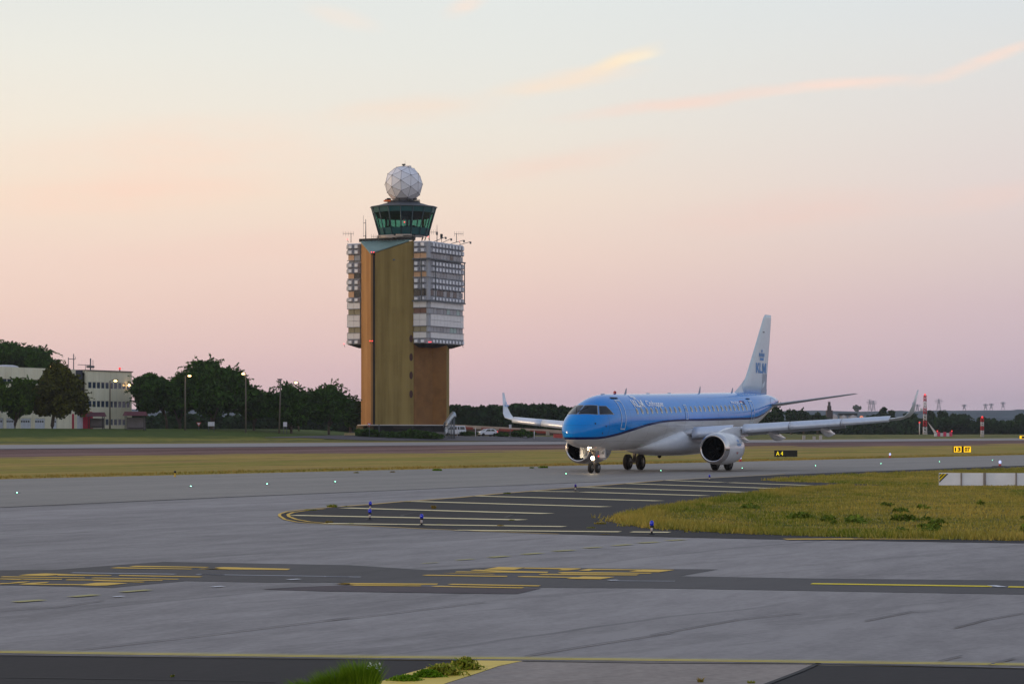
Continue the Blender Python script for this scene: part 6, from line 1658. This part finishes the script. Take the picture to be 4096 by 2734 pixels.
# taxiway edge lights
M_BLUEG = mat('blue_lamp_glass', (30, 40, 160), .15, emit=(50, 70, 255), estr=.12)
M_BLUEL = mat('lit_blue_lamp', (120, 150, 255), .2, emit=(150, 180, 255), estr=3)
M_DKBL = mat('dark_violet_glass', (44, 30, 110), .2, emit=(60, 40, 160), estr=.15)
M_POSTW = mat('post_white', (206, 196, 196), .5); M_POSTB = mat('post_black', (40, 40, 44), .5)
def edge_light(u, v, label, lit=True, group='blue edge lights on the hatched shoulder', glass=None, h=.30):
    X, Y = G(u, v); t = thing('edge_light', label, 'edge light', (X, Y, .01), 0, group)
    MB().lathe([(.10, 0), (.09, .02), (.03, .03)], 12).build('base_plate', M_POSTB, t)
    p = MB().lathe([(.024, .02), (.024, h * .36)], 10).build('post', M_POSTB, t); MB().lathe([(.027, h * .22), (.027, h * .5)], 10).build('white_sleeve', M_POSTW, p)
    hd = MB().lathe([(.03, h * .5), (.055, h * .56), (.055, h * .64), (.042, h * .66)], 14).build('lamp_head', M_POSTB, t)
    MB().lathe([(.042, h * .64), (.05, h * .78), (.045, h * .92), (.025, h), (.005, h * 1.01)], 14).build('lens', glass or (M_BLUEG if lit else M_DKBL), hd)
    if lit: MB().ball((0, -.035, h * .82), .013, 6, (1, 1, 1.5)).build('bulb', M_BLUEL, hd)
    return t
edge_light(1481, 2044, 'blue edge light directly behind another, on the left of the hatched shoulder')
edge_light(1479, 2079, 'blue edge light standing in front of another on the left of the shoulder')
edge_light(1686.5, 2102, 'blue edge light second nearest, between the lowest hatching bars')
edge_light(2607, 2138, 'nearest and largest blue edge light below the tip of the lawn', h=.33)
edge_light(2302, 1965, 'unlit violet edge light beside the hatching below the nose wheel', lit=False)
edge_light(2838, 1922, 'small bluish edge light on the shoulder below the engine')
M_ORB = mat('orange_base', (180, 60, 40), .6)
def field_light(u, v, label, g='white field-side lights with red bases', pad=False, wire=1.0):
    X, Y = GT(u, v); t = thing('edge_light', label, 'edge light', (X, Y, T(X, Y)), 0, g)
    MB().lathe([(.16, 0), (.14, .05), (.07, .16), (.06, .22)], 12).build('base', M_ORB, t)
    if pad: MB().lathe([(.6, 0), (.55, .06), (.4, .07)], 16).build('pad', M_POSTB, t)
    MB().lathe([(.06, .22), (.1, .3), (.08, .42), (.02, .45)], 12).build('lens', mat('pale_blue_lens', (190, 200, 255), .2, emit=(200, 210, 255), estr=.8), t)
field_light(2961.5, 1845, 'small white and red edge light just right of the jet engine')
field_light(3560, 1830, 'small white and red edge light on the far verge, right of the A4 sign')
field_light(4000, 1866, 'edge light on a dark pad above the white panel fence', pad=True)
X, Y = G(700, 1906); t = thing('marker_post', 'short yellow post with black ball top on the taxiway verge', 'marker post', (X, Y, 0))
MB().lathe([(.11, 0), (.04, .05), (.035, .22)], 10).build('post', mat('yellow_post', (210, 170, 40), .6), t); MB().ball((0, 0, .27), .07, 8).build('cap', M_SIGNB, t)
# inset centre-line lights
M_GREEN = mat('green_inset_lamp', (140, 255, 200), .3, emit=(150, 255, 205), estr=9)
for i, (u, v) in enumerate(((69, 1972), (764, 1946.5), (1068.5, 1937), (1341, 1927.5), (2264, 1895.5), (2643, 1883), (2968.5, 1872.5), (3261.5, 1863), (3523.5, 1854.5), (3757.6, 1847), (3969, 1840.6))):
    X, Y = G(u, v); pos_ = ('leftmost green inset light on the taxiway', 'green inset light below the marker post', 'green inset light right of the marker post', 'green inset light before the left trees of the tower', 'green inset light left of the nose wheel', 'green inset light between nose and main wheels', 'green inset light right of the engine wheels', 'green inset light below the A4 sign', 'green inset light midway between A4 sign and yellow signs', 'green inset light below the yellow sign pair', 'rightmost green inset light on the taxiway')[i]
    t = thing('inset_light', pos_, 'taxiway light', (X, Y, .008), 0, 'green centre line lights of the taxiway')
    MB().lathe([(.15, 0), (.13, .012), (.09, .02)], 14).build('housing', M_STEEL, t); MB().ball((0, -.05, .03), .021, 6, (1, .7, .8)).build('lens', M_GREEN, t)

# cars behind the road
M_CARW = mat('white_car_paint', (226, 230, 240), .25, coat=.5, var=.03); M_CGL = mat('car_glass', (26, 32, 40), .08, spec=.8)
def car(u, Y, rot, prof, wdt, label, glassx, name, zoff=0):
    x = PX(u, Y); t = thing(name, label, 'car', (x, Y, T(x, Y) + .0 + zoff), rad(rot), 'white cars behind the road')
    n = len(prof); V = []
    m_ = MB()
    def yw(z): return wdt / 2 * (1 - max(0, (z - .95)) * .18)
    V = [(px, -yw(pz), pz) for px, pz in prof] + [(px, yw(pz), pz) for px, pz in prof]
    m_.add(V, [tuple(range(n)), tuple(range(n, 2 * n))[::-1]] + [(i, i + n, (i + 1) % n + n, (i + 1) % n) for i in range(n)], False)
    b = m_.build('body', M_CARW, t); bv = b.modifiers.new('bevel', 'BEVEL'); bv.width = .06; bv.segments = 2; bv.limit_method = 'ANGLE'
    # side glass, windscreen and rear window
    for s_ in (-1, 1):
        for (x0, x1, x2, x3, z0, z1) in glassx['side']:
            y0, y1 = s_ * (yw(z0) + .012), s_ * (yw(z1) + .012); MB().add([(x0, y0, z0), (x1, y0, z0), (x2, y1, z1), (x3, y1, z1)], [(0, 1, 2, 3)]).build('side_window', M_CGL, b)
    for (xa_, za, xb2, zb2, k) in glassx['ends']:
        o = .02 * k; MB().add([(xa_ + o, -yw(za) + .12, za), (xa_ + o, yw(za) - .12, za), (xb2 + o, yw(zb2) - .1, zb2), (xb2 + o, -yw(zb2) + .1, zb2)], [(0, 1, 2, 3)]).build('windscreen', M_CGL, b)
    L2 = max(p[0] for p in prof)
    for s_ in (-1, 1):
        for xw in (L2 * .62, -L2 * .62):
            w_ = MB().lathe([(.2, -.1), (.33, -.1), (.33, .1), (.2, .1)], 18, 'Y', (xw, s_ * (wdt / 2 - .1), .33)).build('wheel', M_TYRE, t); MB().lathe([(.2, -.08), (.05, -.05), (.05, .05), (.2, .08)], 12, 'Y', (xw, s_ * (wdt / 2 - .1), .33)).build('rim', M_RIM, w_)
        MB().box(L2 - .04, s_ * .62 - .15, .65, L2 + .02, s_ * .62 + .15, .82).build('headlight', mat('car_lamp', (240, 236, 220), .2), b)
        MB().box(-L2 - .02, s_ * .68 - .1, .75, -L2 + .04, s_ * .68 + .1, 1.05).build('tail_light', M_REDDIM, b)
van = [(-2.35, .35), (2.3, .35), (2.38, .75), (2.2, 1.05), (1.75, 1.15), (1.05, 1.9), (-2.2, 1.95), (-2.38, 1.1)]
car(1812, 500, 205, van, 1.85, 'white van parked at the foot of the covered stair', {'side': [(-2.1, -1.1, -1.1, -2.05, 1.2, 1.75), (-1.0, .1, .1, -1.0, 1.2, 1.75), (.2, 1.45, .98, .2, 1.2, 1.75)], 'ends': [(1.7, 1.2, 1.1, 1.83, 1), (-2.37, 1.2, -2.24, 1.8, -1)]}, 'van')
hatch = [(-1.95, .35), (1.95, .35), (2.05, .7), (1.85, .9), (1.1, 1.0), (.35, 1.45), (-1.2, 1.5), (-1.85, 1.05), (-2.0, .8)]
car(1947, 506, 212, hatch, 1.7, 'white hatchback right of the van before a dark round shrub', {'side': [(-1.4, -.5, -.5, -1.15, 1.0, 1.38), (-.4, .85, .3, -.4, 1.0, 1.38)], 'ends': [(1.05, 1.03, .42, 1.42, 1), (-1.8, 1.08, -1.28, 1.45, -1)]}, 'hatchback')
# pale retaining wall with rusty cladding behind the cars
m_ = thing('low_wall', 'long low pale wall with rusty red cladding behind the parked cars', 'wall', (PX(2030, 560), 560, T(PX(2030, 560), 560)))
ox = m_.location.x
def wseg(u0, v0, u1, v1, hb, mm, nm, dy=0):
    x0, x1 = PX(u0, 560) - ox, PX(u1, 560) - ox; z = m_.location.z; a, b = PZ(v0, 560) - z, PZ(v1, 560) - z
    MB().add([(x0, dy, a - hb), (x1, dy, b - hb), (x1, dy, b), (x0, dy, a), (x0, dy + 1, a - hb), (x1, dy + 1, b - hb), (x1, dy + 1, b), (x0, dy + 1, a)], [(0, 1, 2, 3), (7, 6, 5, 4), (3, 2, 6, 7), (0, 4, 5, 1), (1, 5, 6, 2), (0, 3, 7, 4)]).build(nm, mm, m_)
wseg(1800, 1696, 2300, 1722, .7, mat('pale_pink_wall', (186, 164, 152), .9, var=.2, scale=.4), 'wall_top')
wseg(1800, 1702, 2300, 1728, 2.4, mat('dark_brown_wall', (92, 78, 72), .9, var=.25, scale=.3), 'wall_base', .3)  # lower wall in a darker brown than the pale top
for a, b in ((1852, 1892), (1925, 1960), (1995, 2090), (2120, 2200)):
    k = (a - 1800) / 500 * 26; k2 = (b - 1800) / 500 * 26; wseg(a, 1703 + k, b, 1703 + k2, .5, mat('rusty_red_cladding', (150, 66, 56), .8, var=.25), 'red_cladding', -.15)
for u, v in ((1829, 1705), (1902, 1710), (2137, 1722)):
    Y = 497; x = PX(u, Y); z0 = T(x, Y); t = thing('white_post', {1829: 'white post right of the covered stair', 1902: 'white post between van and hatchback', 2137: 'faint white post under the left wing'}[u], 'post', (x, Y, z0), 0, 'slim white posts behind the road')
    MB().tube([(0, 0, -.1), (0, 0, PZ(v, Y) - z0)], .08, 6).build('post', M_WBD, t)
def rbox(u0, u1, v0, v1, Y, name, label, cat, m1, d=1.2, top=None):
    Y = GT((u0 + u1) / 2, v1)[1]; x = PX((u0 + u1) / 2, Y); z0 = T(x, Y); t = thing(name, label, cat, (x, Y, z0)); w = (u1 - u0) / FPX * Y / 2; h = PZ(v0, Y) - z0
    b = MB().box(-w, 0, 0, w, d, h).build('body', m1, t); b.modifiers.new('bevel', 'BEVEL').width = .04
    for i in range(4): q = -w + 2 * w * (i + .5) / 4; MB().box(q - .03, -.03, .06, q + .03, .0, h - .06).build('rib', m1, b)
    MB().box(-w - .04, -.04, h, w + .04, d + .04, h + .07).build('lid', top or m1, t)
rbox(2214, 2250, 1736, 1752, 400, 'container', 'faded red container touching the jet nose from behind', 'container', mat('faded_red_plastic', (196, 84, 76), .6, var=.15), 1.4)
rbox(2184, 2198, 1724, 1742, 420, 'cabinet', 'grey cabinet left of the red container', 'cabinet', M_CONC, .8)

# red and white masts
M_MR = mat('mast_red', (190, 36, 48), .6); M_MW = mat('mast_white', (214, 210, 212), .6)
def mast(u, Y, v0, v1, w0, w1, n, label, ladder=True, base=None):
    x = PX(u, Y); z0 = PZ(v1, Y); t = thing('lattice_mast', label, 'mast', (x, Y, z0), 0, 'red and white striped masts'); H_ = PZ(v0, Y) - z0
    MB().box(-w0 * 1.2, -w0 * 1.2, -1.2, w0 * 1.2, w0 * 1.2, .12).build('footing', M_CONC, t)
    for i in range(n):
        a, b = H_ * i / n, H_ * (i + 1) / n; wa, wb = w0 + (w1 - w0) * i / n, w0 + (w1 - w0) * (i + 1) / n; m_ = MB()
        for sx_, sy in ((-1, -1), (1, -1), (1, 1), (-1, 1)): m_.tube([(sx_ * wa, sy * wa, a), (sx_ * wb, sy * wb, b)], .06 * Y / 600, 4)
        k = 2
        for j in range(k):
            za, zb_ = a + (b - a) * j / k, a + (b - a) * (j + 1) / k; qa = wa + (wb - wa) * j / k; qb = wa + (wb - wa) * (j + 1) / k
            for sy in (-1, 1): m_.tube([(-qa, sy * qa, za), (qb, sy * qb, zb_)], .035 * Y / 600, 4); m_.tube([(qa, sy * qa, za), (-qb, sy * qb, zb_)], .06 * Y / 600, 4)
            for sx_ in (-1, 1): m_.tube([(sx_ * qa, -qa, za), (sx_ * qb, qb, zb_)], .06 * Y / 600, 4)
        m_.build('mast_section', M_MW if i % 2 == (n % 2) else M_MR, t)
    MB().ball((0, 0, H_ + .2), .28, 6).build('obstruction_lamp', M_REDDIM, t)
    return t
m1 = mast(3700, 760, 1580, 1731, .5, .32, 6, 'tall red and white lattice mast standing right of the raised winglet')
MB().box(-1.4, -.3, 6.6 * .98, -.7, .3, 7.2).build('antenna_panel', M_MW, m1); MB().tube([(-1.6, 0, -.5), (-1.6, 0, 2.9)], .15, 5).build('side_pole', M_MW, m1); MB().ball((-1.6, 0, 3.1), .24, 6).build('side_lamp', M_REDDIM, m1)
MB().add([(.8, -.4, 3.2), (.8, .4, 3.2), (3.4, .4, .1), (3.4, -.4, .1), (2.6, -.4, .1), (2.6, .4, .1)], [(0, 1, 2, 3), (0, 4, 5, 1), (0, 3, 4), (1, 5, 2)]).build('brace', M_MW, m1)
mast(3929, 720, 1670, 1737, .35, .35, 4, 'short red and white striped mast at the right of the field')
t = thing('barrier_blocks', 'row of red and white barrier blocks between the striped masts', 'barrier', (PX(3773, 700), 700, PZ(1741, 700)))
for i in range(6): MB().box(-2.4 + i * .82, -.2, -.2, -2.4 + i * .82 + .7, .4, .95 if i % 2 else .7).build('block', (M_MW, mat('magenta_red_block', (220, 60, 100), .5))[i % 2], t)
for q in (-1.6, 2.3): MB().ball((q, 0, 1.2), .2, 6).build('lamp', M_REDDIM, t)
t = thing('equipment_boxes', 'small pale boxes in the field below the outer wing', 'equipment', (PX(3240, 560), 560, PZ(1757, 560)))
for q, h in ((-1.6, .9), (.6, .7), (2.0, .9)): MB().box(q, -.2, -.1, q + .6, .4, h).build('box', M_CONC, t)
# silos with a dark headhouse and a slender tower
sil = thing('silo_plant', 'three pale silos under a dark conveyor house with a slim dark tower', 'silos', (PX(3370, 1250), 1250, 2.2))
so_ = sil.location
for u0, u1 in ((3323, 3351), (3357, 3389), (3393, 3427)):
    c0 = PX((u0 + u1) / 2, 1250) - so_.x; r_ = (u1 - u0) / FPX * 1250 / 2; zt_ = PZ(1662, 1250) - so_.z; MB().lathe([(r_, -2), (r_, zt_ - .5), (r_ * .8, zt_ + .3), (.2, zt_ + .9)], 20, c=(c0, 0, 0)).build('silo', mat('silo_concrete', (190, 180, 182), .8), sil)
MB().box(PX(3352, 1250) - so_.x, -1.5, PZ(1661, 1250) - so_.z, PX(3428, 1250) - so_.x, 1.5, PZ(1652, 1250) - so_.z).build('headhouse', M_DARKM, sil)
tw = MB(); 
for a, b, w in ((1690, 1640, 1.5), (1640, 1622, .9), (1622, 1606, .55)): tw.box(PX(3317, 1250) - so_.x - w, -w, PZ(a, 1250) - so_.z, PX(3317, 1250) - so_.x + w, w, PZ(b, 1250) - so_.z)
tw.build('slim_tower', mat('brown_dark_steel', (70, 58, 60), .7), sil)
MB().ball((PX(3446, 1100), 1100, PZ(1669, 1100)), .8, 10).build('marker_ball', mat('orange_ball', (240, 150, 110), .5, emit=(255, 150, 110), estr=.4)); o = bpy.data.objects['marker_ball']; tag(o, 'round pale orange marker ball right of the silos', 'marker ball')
MB()
# tall power pylons on the hills
def pylon(u, v0, v1, Y, w, label):
    x = PX(u, Y); z0 = PZ(v1, Y); t = thing('power_pylon', label, 'pylon', (x, Y, z0), 0, 'power pylons on the hills'); H_ = PZ(v0, Y) - z0; m_ = MB(); k = .085 * Y / 1000
    for s_ in (-1, 1): m_.tube([(s_ * w, 0, -3), (s_ * w * .25, 0, H_ * .75), (0, 0, H_)], k, 4)
    for i in range(7): a = H_ * i / 8; q = w * (1 - .09 * i); m_.tube([(-q, 0, a), (q * .88, 0, a + H_ / 8)], k * .6, 4); m_.tube([(q, 0, a), (-q * .88, 0, a + H_ / 8)], k * .6, 4)
    m_.build('tower', mat('pylon_galvanised_hazed', (150, 154, 166), .6), t)  # galvanised grey, lightened so the colour itself carries some haze
    c_ = MB()
    for f_, l in ((.62, 1.5), (.76, 1.9), (.9, 1.3)): c_.tube([(-w * l, 0, H_ * f_), (w * l, 0, H_ * f_)], k, 4)
    c_.build('crossarm', mat('pylon_galvanised_hazed', (150, 154, 166), .6), t)
for a in ((3479, 1596, 1640, 3000, 2.2, 'pylon above the hills left of the twin beside it'), (3494, 1600, 1640, 3000, 2.2, 'pylon above the hills, right one of the pair'), (3669, 1615, 1640, 3000, 2.2, 'pylon seen just right of the raised winglet'), (3755, 1593, 1636, 3000, 2.6, 'tallest pylon right of the striped mast'), (3857, 1616, 1634, 3200, 1.8, 'faint low pylon midway right of the tallest one'), (3942, 1614, 1632, 3200, 1.8, 'faint pylon above the small striped mast'), (3965, 1612, 1632, 3200, 1.8, 'faint pylon right of the small striped mast'), (4012, 1606, 1628, 3200, 1.8, 'rightmost faint pylon on the hills')): pylon(*a)
tree(3427, 3050, 1621, 1646, 14, 'lone far tree on the hilltop above the silos', M_WOOD, n=500, size=2.2, blobs=8, spr=0, zb=PZ(1642, 3050), tr=1)

# ---------------------------------------------------------------- air
hz = bpy.data.materials.new('haze'); hz.use_nodes = True; hn = hz.node_tree; hn.nodes.remove(hn.nodes['Principled BSDF'])
pv = hn.nodes.new('ShaderNodeVolumePrincipled'); pv.inputs['Color'].default_value = (.84, .9, 1.0, 1); pv.inputs['Density'].default_value = .00007; pv.inputs['Anisotropy'].default_value = .2
hn.links.new(pv.outputs[0], hn.nodes['Material Output'].inputs['Volume'])
tag(MB().box(-6200, -5200, -2, 6600, 6800, 62).build('haze', hz), 'thin evening haze over the airfield', 'haze', kind='stuff')
